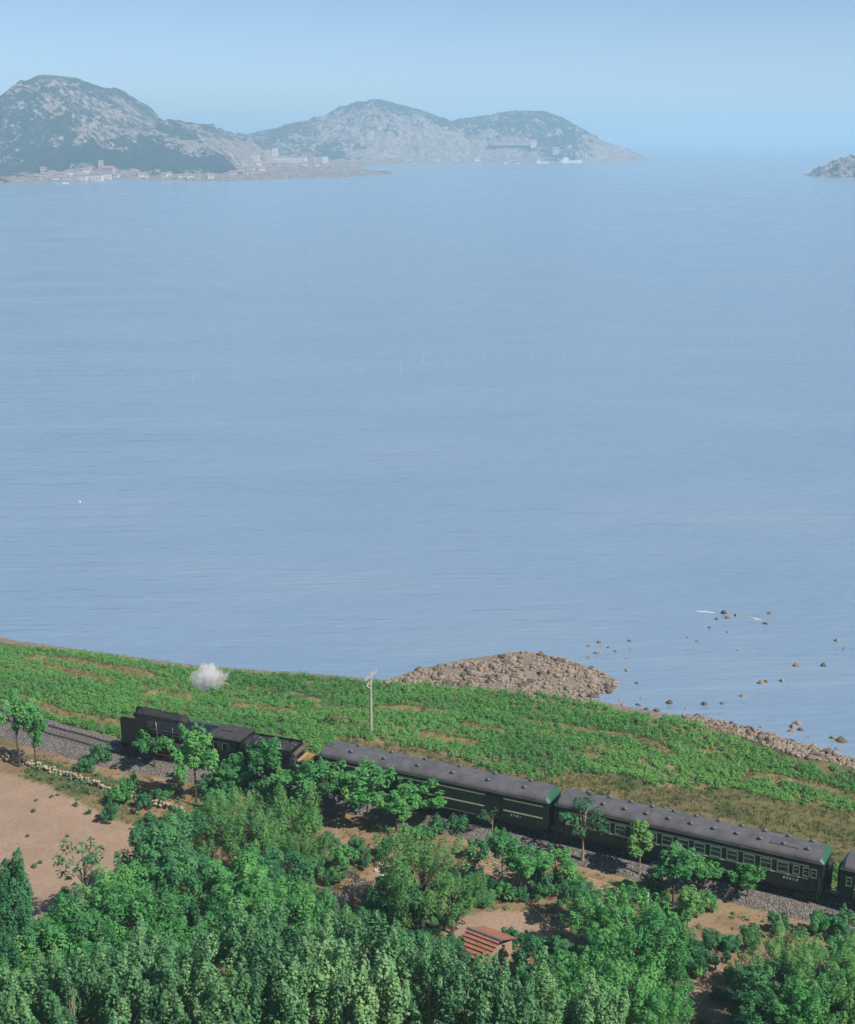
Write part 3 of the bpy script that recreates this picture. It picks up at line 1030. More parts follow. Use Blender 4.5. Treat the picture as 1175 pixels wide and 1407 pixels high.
Z_UP, Z_LO = 3.18, 2.05
def passenger_coach(start, end, label):
    L = 23.6
    car = place('passenger_coach', start, end, label, 'coach', 'coaches of the train')
    coach_shell(car, L)
    for sd in (-1, 1):
        stripes(car, [(1.15, L - 1.15)], (Z_UP, Z_LO), sd)
        xs = [3.35 + k * 1.415 for k in range(13)]
        for x in xs:
            add_window(car, x, 2.60, sd, WIN_W)
        add_window(car, 2.05, 2.62, sd, WIN_N)
        add_window(car, xs[-1] + 1.10, 2.62, sd, WIN_N)
        add_window(car, L - 1.35, 2.62, sd, WIN_N)
        for x in (0.72, L - 0.72):
            dm = MB().box(x - 0.36, x + 0.36, sd * 1.553 - 0.01, sd * 1.553 + 0.01, 1.18, 3.3).build('door', M['coach_green'], car)
            w = link('window', WIN_N[0], dm)
            w.location = (x, sd * 1.566, 2.62)
            w.scale = (0.8, 1, 1)
            w.rotation_euler = (0, 0, 0 if sd < 0 else math.pi)
            MB().tube([(x + 0.46, sd * 1.60, 1.2), (x + 0.46, sd * 1.60, 2.5)], 0.02, 5).build('handrail', M['steel'], dm)
    for k in range(11):
        for y in (-0.78, 0.78):
            v = link('roof_vent', VENT, car)
            v.location = (2.3 + k * 1.98, y, 4.185)
            v.scale = (1.0, 1.0, 1.0)
    MB().bbox(L - 4.6, L - 2.2, -0.95, -0.35, 4.12, 4.30, 0.03).build('roof_hatch', M['coach_roof'], car)
    marks(car, L - 3.2, 1.62, 5)
    return car

def baggage_car(start, end):
    L = 23.6
    car = place('baggage_car', start, end, 'dark green windowless baggage car with open dark doorway, coupled behind the tender', 'coach', 'coaches of the train')
    coach_shell(car, L)
    doors = (7.6, 18.35)
    spans = [(0.6, doors[0] - 0.9), (doors[0] + 0.9, doors[1] - 0.9), (doors[1] + 0.9, L - 0.55)]
    for sd in (-1, 1):
        stripes(car, spans, (Z_UP, Z_LO), sd)
        MB().box(1.2, doors[1] - 1.6, sd * 1.575 - 0.03, sd * 1.575 + 0.03, 1.02, 1.09).build('foot_board', M['steel'], car)
        for dx in doors:
            fr = MB()
            fr.box(dx - 0.86, dx - 0.78, sd * 1.56 - .03, sd * 1.56 + .03, 1.2, 3.42)
            fr.box(dx + 0.78, dx + 0.86, sd * 1.56 - .03, sd * 1.56 + .03, 1.2, 3.42)
            fr.box(dx - 0.86, dx + 0.86, sd * 1.56 - .03, sd * 1.56 + .03, 3.34, 3.43)
            d_ = fr.build('door', M['coach_green'], car)
            MB().box(dx - 0.775, dx + 0.775, sd * 1.554 - .006, sd * 1.554 + .006, 1.2, 3.335).build('doorway', M['dark_opening'], d_)
            MB().box(dx + 0.9, dx + 2.2, sd * 1.575 - .018, sd * 1.575 + .018, 1.2, 3.05).build('sliding_panel', M['coach_green'], d_) if dx < 10 else None
    for k in range(6):
        for y in (-0.78, 0.78):
            v = link('roof_vent', VENT, car)
            v.location = (3.2 + k * 3.55, y, 4.185)
            v.scale = (1.0, 1.0, 1.0)
    for y in (-0.78,):
        mb = MB()
        mb.tube([(16.0, -1.25, 3.95), (16.5, -0.7, 4.2), (17.4, -0.7, 4.2), (17.9, -1.25, 3.95)], 0.035, 5)
        mb.build('roof_handrail', M['steel'], car)
    lad = MB()
    for yy in (-0.55, 0.0):
        lad.tube([(-0.06, yy, 3.2), (0.0, yy, 4.25), (1.0, yy, 4.34)], 0.03, 5)
    lad.build('ladder', M['steel'], car)
    marks(car, L - 3.6, 1.62, 4)
    return car

bag = baggage_car(c1a, c1b)
coach_a = passenger_coach(c2a, c2b, 'dark green coach with full row of windows and cream stripes, next after the baggage car')
coach_b = passenger_coach(c2b + d2 * 0.95, c2b + d2 * 24.55, 'dark green coach coupled last behind the long windowed coach, only its front end showing')

# tender and locomotive
_sf = _cum[np.argmin(np.hypot(*(_raw - c1a).T))]
_df = c1a - loco_front
_df /= np.linalg.norm(_df)
tend_end = c1a - _df * 0.95
KT, KL = 0.86, 0.885                 # the pair measures 22.6 m over all
tend_start = tend_end - _df * 8.9 * KT
def tender():
    t = place('tender', tend_start, tend_end, 'black coal tender with orange planks at its rear, behind the locomotive', 'tender')
    L = 8.9
    MB().bbox(0.0, L, -1.52, 1.52, 1.02, 2.05, 0.05).build('water_tank', M['black_paint'], t)
    b = MB()
    b.loft([[(x, y, z) for y, z in ((-1.52, 2.05), (-1.52, 3.05), (-1.40, 3.45), (-1.30, 3.45), (-1.40, 3.02), (-1.40, 2.06))] for x in (0.0, 6.3)], True, False)
    b.loft([[(x, y, z) for y, z in ((1.40, 2.06), (1.40, 3.02), (1.30, 3.45), (1.40, 3.45), (1.52, 3.05), (1.52, 2.05))] for x in (0.0, 6.3)], True, False)
    b.box(6.2, 6.32, -1.40, 1.40, 2.05, 3.4)
    b.box(0.0, 0.12, -1.40, 1.40, 2.05, 3.6)
    b.build('coal_bunker', M['black_paint'], t)
    nx, ny = 26, 14
    xs, ys = np.linspace(0.12, 6.2, nx), np.linspace(-1.39, 1.39, ny)
    XX, YY = np.meshgrid(xs, ys, indexing='ij')
    zz = 3.05 + 0.75 * np.cos(YY.ravel() / 1.6) * (0.7 + 0.3 * np.cos((XX.ravel() - 2.2) / 2.3)) - 0.25 + fbm(XX.ravel() * 2.5, YY.ravel() * 2.5, 5) * 0.6
    o = link('coal', np_mesh('coal', np.column_stack([XX.ravel(), YY.ravel(), zz]), grid_faces(nx, ny), M['coal'], False), t)
    MB().tube([(6.75, -1.45, 3.05), (6.75, 0, 3.1), (6.75, 1.4, 3.05)], 0.27, 10).build('tarpaulin_roll', M['brown_tarp'], t)
    MB().bbox(5.75, 6.95, -1.50, -0.95, 2.06, 2.75, 0.05).build('tool_locker', M['cab_roof'], t)
    for k in range(3):
        MB().box(7.30 + 0.06 * k, 8.15 + 0.05 * k, -0.95 + k * 0.55, -0.45 + k * 0.55, 2.42 + k * 0.02, 2.52 + k * 0.02).build('plank', M['orange_wood'], t)
    MB().box(7.05, 7.28, -1.2, 0.9, 2.40, 2.56).build('plank', M['pale_wood'], t)
    MB().box(7.2, 8.3, -1.0, 0.8, 2.06, 2.40).build('plank_rack', M['black_dull'], t)
    MB().tube([(8.5, 0.7, 2.05), (8.5, 0.7, 2.3)], 0.3, 12).build('filler_hatch', M['black_dull'], t)
    for x in (2.1, 6.8):
        b = MB()
        for y in (-1.02, 1.02):
            b.box(x - 1.35, x + 1.35, y - 0.08, y + 0.08, 0.4, 0.72)
        b.box(x - .25, x + .25, -1.05, 1.05, 0.6, 1.01)
        bo = b.build('bogie', M['underframe'], t)
        for dx in (-0.9, 0.9):
            for y in (-0.76, 0.76):
                w = link('wheel', W_SMALL, bo)
                w.location = (x + dx, y, 0.46)
    lad = MB()
    for y in (-0.9, -0.5):
        lad.box(L, L + 0.05, y, y + 0.04, 0.7, 2.9)
    for z in (1.0, 1.35, 1.7, 2.05, 2.4):
        lad.box(L + .01, L + 0.04, -0.88, -0.5, z, z + 0.03)
    lad.build('ladder', M['black_dull'], t)
    MB().box(L, L + .45, -0.15, 0.15, 0.75, 0.98).build('coupler', M['underframe'], t)
tender()

loco_end = tend_start - _df * 0.25
loco_start = loco_end - _df * 15.9 * KL
def locomotive():
    t = place('steam_locomotive', loco_start, loco_end, 'black steam locomotive with tall smoke deflectors at the head of the train', 'locomotive')
    CZ = 3.02
    circ = lambda x, r, cz=CZ, n=28: [(x, r * math.cos(2 * math.pi * k / n), cz + r * math.sin(2 * math.pi * k / n)) for k in range(n)]
    fr = MB()
    fr.box(0.75, 15.7, -0.62, -0.52, 0.62, 1.5)
    fr.box(0.75, 15.7, 0.52, 0.62, 0.62, 1.5)
    fr.box(0.75, 15.7, -0.5, 0.5, 0.9, 1.1)
    fr.build('frame', M['underframe'], t)
    MB().bbox(0.35, 0.75, -1.45, 1.45, 0.85, 1.40, 0.04).build('buffer_beam', M['black_paint'], t)
    p = MB()
    p.loft([[(0.45, -1.35, 0.84), (0.45, 1.35, 0.84), (0.70, 1.35, 0.84), (0.70, -1.35, 0.84)], [(-0.15, -0.9, 0.18), (-0.15, 0.9, 0.18), (0.35, 1.25, 0.18), (0.35, -1.25, 0.18)]], True, False)
    p.build('pilot', M['red_wheel'], t)
    MB().box(-0.1, 0.36, -0.16, 0.16, 0.86, 1.1).build('coupler', M['underframe'], t)
    d = MB()
    d.box(0.5, 2.3, -1.45, 1.45, 1.41, 1.48)
    d.loft([[(2.3, y, 1.41), (2.3, y, 1.48)] + [(2.9, y, 2.02), (2.9, y, 1.95)] for y in (-1.45, 1.45)], True, False)
    d.build('front_platform', M['black_dull'], t)
    s_ = MB().loft([circ(1.95, 0.62), circ(2.02, 0.92), circ(2.15, 1.06), circ(4.7, 1.06)])
    sb = s_.build('smokebox', M['black_dull'], t)
    hl = MB().cyl((1.80, 0, CZ + 0.98), (1, 0, 0), 0.22, 0.34, 14)
    hl.box(1.7, 1.95, -0.1, 0.1, CZ + 0.6, CZ + 0.8)
    hl.build('headlight', M['black_dull'], t)
    MB().cyl((1.62, 0, CZ + 0.98), (1, 0, 0), 0.18, 0.02, 14).build('headlight_lens', M['glass'], t)
    for k in range(3):
        MB().cyl((1.97, 0.62 * math.cos(k * 2.1 + .5), CZ + 0.62 * math.sin(k * 2.1 + .5)), (1, 0, 0), 0.05, 0.1, 8).build('door_clamp', M['steel'], sb)
    bo = MB().loft([circ(4.7, 1.08), circ(4.75, 1.10), circ(9.0, 1.12), circ(9.05, 1.14), circ(12.6, 1.16)]).build('boiler', M['boiler'], t)
    for x in (5.9, 7.2, 8.5, 9.9, 11.3):
        MB().loft([circ(x - 0.03, 1.135 if x < 9 else 1.165), circ(x + 0.03, 1.135 if x < 9 else 1.165)]).build('boiler_band', M['black_paint'], bo)
    fb = MB()
    fb.loft([[(x, y, z) for y, z in ((-1.25, 1.35), (-1.28, 2.5), (-1.1, 3.2), (1.1, 3.2), (1.28, 2.5), (1.25, 1.35))] for x in (9.9, 12.6)], True, False)
    fb.build('firebox', M['black_paint'], t)
    # casing that joins chimney, feed heater and dome along the top of the boiler
    def cas(x, w, h):
        return [(x, -w, CZ + 0.88), (x, -w, CZ + h - 0.22), (x, -w * 0.62, CZ + h), (x, w * 0.62, CZ + h), (x, w, CZ + h - 0.22), (x, w, CZ + 0.88)]
    MB().loft([cas(2.2, 0.52, 1.50), cas(2.5, 0.66, 1.66), cas(4.2, 0.66, 1.66), cas(4.9, 0.62, 1.60), cas(8.0, 0.60, 1.56), cas(8.5, 0.50, 1.50), cas(8.75, 0.30, 1.30)], True, False).build('skyline_casing', M['black_dull'], t)
    ch = MB()
    ch.tube([(3.1, 0, CZ + 1.6), (3.1, 0, CZ + 1.78)], 0.42, 16)
    ch.build('chimney', M['black_dull'], t)
    for x in (9.7, 10.5):
        MB().tube([(x, 0, CZ + 1.1), (x, 0, CZ + 1.42)], 0.13, 10).build('safety_valve', M['steel'], t)
    # smoke deflectors
    for y in (-1, 1):
        q = MB()
        prof = [(0.85, 1.62), (0.75, 3.9), (0.95, 4.22), (4.15, 4.22), (4.35, 4.05), (4.35, 2.08), (2.9, 2.06), (2.3, 1.62)]
        q.loft([[(x, y * 1.47, z) for x, z in prof], [(x, y * 1.435, z) for x, z in prof]], True, False)
        dfl = q.build('smoke_deflector', M['black_paint'], t)
        hr = MB()
        hr.tube([(0.9, y * 1.53, 2.0), (0.9, y * 1.53, 3.6)], 0.02, 5)
        hr.tube([(1.4, y * 1.53, 2.6), (3.9, y * 1.53, 2.6)], 0.02, 5)
        hr.build('handrail', M['black_dull'], dfl)
        for x in (1.6, 3.6):
            MB().box(x - 0.04, x + 0.04, min(y * 1.0, y * 1.43), max(y * 1.0, y * 1.43), 3.3, 3.38).build('deflector_stay', M['black_dull'], dfl)
    # running boards with pale edge
    for y in (-1, 1):
        rb = MB().box(4.37, 12.55, min(y * 1.0, y * 1.48), max(y * 1.0, y * 1.48), 2.02, 2.06).build('running_board', M['black_dull'], t)
        MB().box(4.37, 12.55, y * 1.495 - 0.012, y * 1.495 + 0.012, 1.95, 2.075).build('board_edge', M['steel'], rb)
        h = MB()
        h.tube([(4.6, y * 1.24, CZ + 0.25), (12.4, y * 1.26, CZ + 0.25)], 0.025, 6)
        for x in np.arange(5.0, 12.4, 1.3):
            h.tube([(x, y * 1.05, CZ + 0.25), (x, y * 1.25, CZ + 0.25)], 0.02, 5)
        h.build('handrail', M['steel'], t)
        pp = MB()
        pp.tube([(5.0, y * 0.8, CZ + 0.85), (5.3, y * 1.12, CZ + 0.4), (5.4, y * 1.2, 2.1)], 0.05, 6)
        pp.tube([(7.0, y * 0.5, CZ + 1.0), (7.4, y * 1.14, CZ + 0.35), (7.4, y * 1.2, 2.1)], 0.04, 6)
        pp.tube([(4.8, y * 1.1, CZ - 0.1), (8.9, y * 1.15, CZ - 0.15), (9.1, y * 1.2, 2.1)], 0.035, 6)
        pp.build('steam_pipe', M['steel'], t)
        tk = MB().cyl((6.6, y * 1.22, 1.72), (1, 0, 0), 0.24, 2.4, 14)
        tk.build('air_reservoir', M['black_paint'], t)
        MB().cyl((2.75, y * 1.12, 1.05), (1, 0, 0), 0.42, 1.15, 16).build('cylinder', M['black_paint'], t)
        vc = MB().cyl((2.75, y * 1.12, 1.62), (1, 0, 0), 0.24, 1.35, 12)
        vc.build('valve_chest', M['black_paint'], t)
        rod = MB()
        rod.box(3.3, 6.6, y * 1.17 - 0.03, y * 1.17 + 0.03, 1.0, 1.1)
        rod.box(4.5, 10.9, y * 1.05 - 0.03, y * 1.05 + 0.03, 0.50, 0.62)
        rod.build('side_rod', M['steel'], t)
        for k in range(5):
            w = link('driving_wheel', W_DRIVE, t)
            w.location = (4.5 + k * 1.6, y * 0.76, 0.75)
        w = link('pilot_wheel', W_SMALL, t)
        w.location = (1.55, y * 0.76, 0.46)
        w = link('trailing_wheel', W_SMALL, t)
        w.location = (13.6, y * 0.76, 0.46)
    # cab: side sheets with window openings, roof with hatch
    cab = MB()
    for y in (-1, 1):
        a, b = min(y * 1.53, y * 1.49), max(y * 1.53, y * 1.49)
        cab.box(12.6, 15.75, a, b, 1.35, 2.45)
        cab.box(12.6, 15.75, a, b, 3.25, 3.55)
        for x0, x1 in ((12.6, 12.85), (13.75, 13.95), (14.85, 15.75)):
            cab.box(x0, x1, a, b, 2.45, 3.25)
    cab.box(12.56, 12.62, -1.49, 1.49, 1.35, 3.55)
    cab.box(12.6, 15.75, -1.49, 1.49, 1.30, 1.36)
    cb = cab.build('cab', M['black_paint'], t)
    for y in (-1, 1):
        for x in (13.3, 14.4):
            w = MB()
            w.box(x - 0.45, x + 0.45, y * 1.51 - .01, y * 1.51 + .01, 3.18, 3.245)
            w.box(x - 0.45, x - 0.38, y * 1.51 - .01, y * 1.51 + .01, 2.455, 3.18)
            w.box(x + 0.38, x + 0.45, y * 1.51 - .01, y * 1.51 + .01, 2.455, 3.18)
            wo = w.build('cab_window', M['window_frame'], cb)
            MB().box(x + 0.0, x + 0.38, y * 1.50 - .006, y * 1.50 + .006, 2.455, 3.18).build('pane', M['glass'], wo)
    rf = MB()
    rings = [roof_ring(x, 1.60, 3.56, 0.52, 14) + [(x, 1.5, 3.54), (x, -1.5, 3.54)] for x in (12.35, 16.1)]
    rf.loft(rings, True, True)
    r_ = rf.build('cab_roof', M['cab_roof'], t)
    MB().bbox(13.4, 14.9, -0.62, 0.62, 4.02, 4.20, 0.05).build('roof_hatch', M['cab_roof'], r_)
    MB().box(13.0, 13.5, -1.545, -1.535, 1.75, 2.0).build('number_plate', M['steel'], cb)
    sp = MB()
    for y in (-1, 1):
        for z in (0.5, 0.9):
            sp.box(15.1, 15.6, y * 1.4 - .13, y * 1.4 + .13, z, z + .04)
        sp.box(15.05, 15.1, y * 1.4 - .12, y * 1.4 + .12, 0.5, 1.34)
        sp.box(15.6, 15.65, y * 1.4 - .12, y * 1.4 + .12, 0.5, 1.34)
    sp.build('steps', M['underframe'], t)
locomotive()
for o_ in list(col.objects):
    if o_.name.startswith(('tender', 'steam_locomotive')) and o_.type == 'EMPTY':
        kx = KT if o_.name.startswith('tender') else KL
        o_.scale = (kx, 1, 1)
        for ch in list(o_.children) + [g for c in o_.children for g in c.children]:
            if 'wheel' in ch.name:
                ch.scale = (1 / kx, 1, 1)

# steam drifting above the locomotive
def steam():
    p = along(_sf) - _df * 13.5
    c = at_dist(284, 930, p[1] - 0.3)
    import bmesh
    bm = bmesh.new()
    bmesh.ops.create_icosphere(bm, subdivisions=3, radius=1.0)
    me = bpy.data.meshes.new('steam_puff')
    for v in bm.verts:
        n_ = v.co.normalized()
        v.co = Vector((n_.x * 2.3, n_.y * 1.6, n_.z * 1.95))
    bm.to_mesh(me)
    bm.free()
    m = bpy.data.materials.new('steam_vapour')
    m.use_nodes = True
    nt = m.node_tree
    nt.nodes.remove(nt.nodes['Principled BSDF'])
    pv = nt.nodes.new('ShaderNodeVolumePrincipled')
    pv.inputs['Color'].default_value = (1.0, 1.0, 1.0, 1)
    tc = nt.nodes.new('ShaderNodeTexCoord')
    mp = nt.nodes.new('ShaderNodeMapping')
    mp.inputs['Scale'].default_value = (1 / 2.3, 1 / 1.6, 1 / 1.95)
    nt.links.new(tc.outputs['Object'], mp.inputs['Vector'])
    ln = nd(nt, 'ShaderNodeVectorMath', operation='LENGTH')
    nt.links.new(mp.outputs[0], ln.inputs[0])
    nz = nt.nodes.new('ShaderNodeTexNoise')
    nz.inputs['Scale'].default_value = 0.75
    nz.inputs['Detail'].default_value = 5
    nz.inputs['Roughness'].default_value = 0.6
    nt.links.new(tc.outputs['Object'], nz.inputs['Vector'])
    sb = nd(nt, 'ShaderNodeMath', operation='MULTIPLY_ADD')
    nt.links.new(nz.outputs['Fac'], sb.inputs[0])
    sb.inputs[1].default_value = 2.0
    sb.inputs[2].default_value = -0.42
    s2 = nd(nt, 'ShaderNodeMath', operation='SUBTRACT')
    nt.links.new(sb.outputs[0], s2.inputs[0])
    nt.links.new(ln.outputs['Value'], s2.inputs[1])
    mr = nd(nt, 'ShaderNodeMapRange')
    nt.links.new(s2.outputs[0], mr.inputs['Value'])
    mr.inputs['From Min'].default_value = -0.12
    mr.inputs['From Max'].default_value = 0.75
    mr.inputs['To Min'].default_value = 0.0
    mr.inputs['To Max'].default_value = 5.0
    nt.links.new(mr.outputs[0], pv.inputs['Density'])
    nt.links.new(pv.outputs[0], nt.nodes['Material Output'].inputs['Volume'])
    me.materials.append(m)
    o = link('steam_puff', me)
    o.location = tuple(c)
    tag(o, 'small puff of white steam drifting above the locomotive', 'steam', kind='thing')
steam()

# ------------------------------------------------------------------ foliage
def unit(a):
    return a / np.maximum(np.linalg.norm(a, axis=-1, keepdims=True), 1e-9)

def leaf_cloud(pos, dirs, L, R, n, ll, lw, seed, droop=0.0, up=0.65, core=0.45, tint_t=None):
    """leaf-sized rhombic faces spread through plumes: returns verts, faces, tint"""
    r = np.random.default_rng(seed)
    k = len(pos)
    idx = np.repeat(np.arange(k), n)
    N = len(idx)
    d = unit(np.asarray(dirs, float))[idx]
    ref = np.where(np.abs(d[:, 2:3]) < 0.9, np.array([[0, 0, 1.0]]), np.array([[1.0, 0, 0]]))
    e1 = unit(np.cross(d, ref))
    e2 = np.cross(d, e1)
    t = r.beta(1.35, 1.15, N)
    prof = np.sin(np.clip(t * 0.92 + 0.08, 0, 1) * math.pi) ** 0.7
    rad = (core + (1 - core) * np.sqrt(r.random(N))) * prof * np.asarray(R)[idx] * r.uniform(0.75, 1.18, N)
    an = r.uniform(0, 2 * math.pi, N)
    radial = e1 * np.cos(an)[:, None] + e2 * np.sin(an)[:, None]
    c = np.asarray(pos, float)[idx] + d * (t * np.asarray(L)[idx])[:, None] + radial * rad[:, None]
    nrm = unit(radial * 0.75 + d * (t[:, None] - 0.3) + np.array([0.16, -0.08, up]) + r.normal(0, 0.34, (N, 3)))
    ax = unit(radial * 0.6 + d * 0.9 + np.array([0, 0, -droop]) + r.normal(0, 0.5, (N, 3)))
    ax = unit(ax - nrm * np.sum(ax * nrm, 1, keepdims=True))
    bx = np.cross(nrm, ax)
    s_ = r.uniform(0.65, 1.3, N)[:, None]
    a, b = ax * ll * s_ * 0.5, bx * lw * s_ * 0.5
    V = np.stack([c - a, c + b * 0.9 - a * 0.1, c + a, c - b * 0.9 - a * 0.1], 1).reshape(-1, 3)
    Fc = np.arange(N * 4, dtype=np.int32).reshape(-1, 4)
    base = (np.asarray(tint_t)[idx] if tint_t is not None else r.uniform(0.3, 0.7, k)[idx])
    tint = np.clip(base + r.normal(0, 0.15, N), 0, 1)
    return V, Fc, tint

def trunk_mesh(name, H, r0, fork, tips, seed, mat, limb=0.35, lean=0.0):
    r = random.Random(seed)
    mb = MB()
    top = Vector((r.uniform(-.15, .15) + lean, r.uniform(-.15, .15), H))
    path = []
    for i in range(6):
        t = i / 5
        path.append(Vector((top.x * t + r.uniform(-.05, .05) * H * 0.12, top.y * t + r.uniform(-.05, .05) * H * .12, H * t - (0.25 if i == 0 else 0))))
    mb.tube(path, [r0 * (1.25 if i == 0 else 1 - 0.15 * i) for i in range(6)], 8)
    for tp in tips:
        tp = Vector(tp)
        t = min(0.97, max(fork, (tp.z / H) * 0.62 * r.uniform(0.8, 1.1)))
        i = min(4, int(t * 5))
        f = t * 5 - i
        p0 = path[i].lerp(path[i + 1], f)
        mid = p0.lerp(tp, 0.5) + Vector((r.uniform(-.1, .1), r.uniform(-.1, .1), 0.10 * (tp - p0).length))
        rr = r0 * limb * r.uniform(0.7, 1.1)
        mb.tube([p0, mid, tp], [rr, rr * 0.65, rr * 0.25], 5, caps=False)
    return mb.mesh(name, mat)

def make_species(key, variants, H, cr, chh, ntuft, tl, tr, nleaf, ll, lw, mat, bark, r0, updir=0.5, fork=0.3, droop=0.0, seed=0, shell=0.55, limb=0.32, limbs=14, squash=1.0, basez=None, core=0.45):
    """H total height, cr crown radius, chh crown half height; tufts fill an uneven ellipsoid"""
    out = []
    for k in range(variants):
        r = np.random.default_rng(seed * 31 + k)
        cz = H - chh - tl * 0.25
        n = ntuft
        d = unit(r.normal(0, 1, (n * 3, 3)))
        d = d[d[:, 2] > -0.75][:n]
        # uneven outline: radius depends on direction
        lob = 1 + 0.28 * np.sin(3 * np.arctan2(d[:, 1], d[:, 0]) + r.uniform(0, 6)) * r.uniform(0.5, 1) + r.normal(0, 0.12, len(d))
        rad = (shell + (1 - shell) * r.random(len(d)) ** 0.6) * lob
        pos = np.column_stack([d[:, 0] * cr * rad, d[:, 1] * cr * rad, cz + d[:, 2] * chh * np.clip(rad, 0, 1.05) * squash])
        dirs = unit(d * np.array([1, 1, 0.5]) * (1 - updir) + np.array([0, 0, 1]) * updir + r.normal(0, 0.12, d.shape))
        L = tl * r.uniform(0.65, 1.35, len(d))
        R = tr * r.uniform(0.7, 1.3, len(d))
        pos -= dirs * (L * 0.45)[:, None]
        tint = np.clip(0.42 + r.normal(0, 0.15, len(d)), 0.05, 0.95)
        V, Fc, T = leaf_cloud(pos, dirs, L, R, nleaf, ll, lw, seed * 77 + k, droop, core=core, tint_t=tint)
        crown = np_mesh(key + '_crown', V, Fc, mat, False, {'tint': ('FACE', T)})
        order = r.permutation(len(d))[:limbs]
        tips = [tuple(pos[i] + dirs[i] * L[i] * 0.25) for i in order]
        tm = trunk_mesh(key + '_trunk', H * 0.82, r0, fork, tips, seed * 13 + k, bark, limb)
        out.append((tm, crown))
    return dict(v=out, H=H, cz=cz, cr=cr + tr * 0.6, key=key)

SP = {
    'locust': make_species('locust', 4, 5.6, 2.1, 1.9, 62, 1.35, 0.46, 120, 0.24, 0.115, M['leaf_bright'], M['bark_dark'], 0.13, 0.5, 0.25, 0.1, seed=1),
    'deep': make_species('deep', 3, 5.4, 2.2, 1.8, 58, 1.15, 0.50, 120, 0.26, 0.13, M['leaf_deep'], M['bark_dark'], 0.14, 0.35, 0.2, 0.1, seed=2),
    'olive': make_species('olive', 3, 5.6, 2.3, 2.1, 72, 1.45, 0.36, 120, 0.22, 0.075, M['leaf_olive'], M['bark_dark'], 0.14, 0.62, 0.2, 0.0, seed=3),
    'poplar': make_species('poplar', 4, 7.2, 1.55, 2.6, 46, 1.9, 0.36, 130, 0.20, 0.15, M['leaf_silver'], M['bark_pale'], 0.11, 0.85, 0.2, 0.1, seed=4),
    'column': make_species('column', 2, 11.0, 0.75, 4.6, 54, 2.0, 0.32, 150, 0.20, 0.13, M['leaf_deep'], M['bark_dark'], 0.14, 0.93, 0.1, 0.0, seed=5),
    'sapling': make_species('sapling', 6, 4.6, 0.95, 1.25, 24, 1.0, 0.31, 85, 0.23, 0.12, M['leaf_bright'], M['bark_dark'], 0.06, 0.55, 0.5, 0.1, seed=6, limb=0.5),
    'broad': make_species('broad', 3, 4.4, 1.9, 1.4, 46, 0.9, 0.42, 62, 0.34, 0.19, M['leaf_deep'], M['bark_dark'], 0.11, 0.3, 0.3, 0.5, seed=7),
    'sparse': make_species('sparse', 2, 4.8, 1.25, 1.2, 12, 0.7, 0.32, 45, 0.22, 0.11, M['leaf_deep'], M['bark_pale'], 0.085, 0.35, 0.4, 0.2, seed=8, limb=0.55),
    'shrub': make_species('shrub', 5, 1.5, 0.75, 0.55, 15, 0.65, 0.28, 85, 0.20, 0.10, M['leaf_deep'], M['bark_dark'], 0.035, 0.6, 0.1, 0.1, seed=9, limbs=6),
    'shrub_bright': make_species('shrub_bright', 4, 1.6, 0.75, 0.6, 15, 0.7, 0.27, 85, 0.20, 0.10, M['leaf_bright'], M['bark_dark'], 0.035, 0.65, 0.1, 0.0, seed=10, limbs=6),
    'grey': make_species('grey', 1, 1.9, 1.2, 0.7, 24, 0.6, 0.28, 60, 0.13, 0.07, M['leaf_grey'], M['bark_pale'], 0.04, 0.5, 0.1, 0.0, seed=11, limbs=12),
    'tall_sap': make_species('tall_sap', 2, 4.6, 0.45, 1.6, 16, 0.9, 0.30, 90, 0.22, 0.13, M['leaf_olive'], M['bark_pale'], 0.05, 0.75, 0.4, 0.0, seed=12, limbs=8),
}
_tcount = {}
def tree(kind, u, v, rpx, label=None, group=None, name=None, hscale=1.0, cat='tree', base=None, top=None):
    """crown centre at pixel (u, v) with crown radius rpx; or base=(u, v) of the trunk foot"""
    sp = SP[kind]
    z0 = 4.6
    if base is not None:
        p = on_ground(*base)
        dist = np.linalg.norm(p - np.array(cam.location))
        k = rpx * dist / FPX / sp['cr']
        x, y, z0 = p
        if top is not None:
            lo, hi = 0.5, 15.0
            for _ in range(24):
                h_ = (lo + hi) / 2
                if pix([x, y, z0 + h_])[1] > top:
                    lo = h_
                else:
                    hi = h_
            hscale = h_ / (sp['H'] * k)
    else:
        k = 1.0
        x = y = 0
        for _ in range(5):
            zc = z0 + sp['cz'] * k * hscale
            p = at(u, v, zc)
            dist = np.linalg.norm(p - np.array(cam.location))
            k = rpx * dist / FPX / sp['cr']
            x, y = p[0], p[1]
            z0 = zat(x, y)
    i = _tcount.get(kind, 0)
    _tcount[kind] = i + 1
    tm, cm = sp['v'][i % len(sp['v'])]
    o = empty(name or 'tree', (x, y, z0 - 0.02), random.uniform(0, 6.28))
    s_ = k * random.uniform(0.97, 1.04)
    o.scale = (s_, s_, s_ * hscale)
    link('trunk' if cat == 'tree' else 'stem', tm, o)
    link('crown' if cat == 'tree' else 'foliage', cm, o)
    tag(o, label, cat, group)
    return o

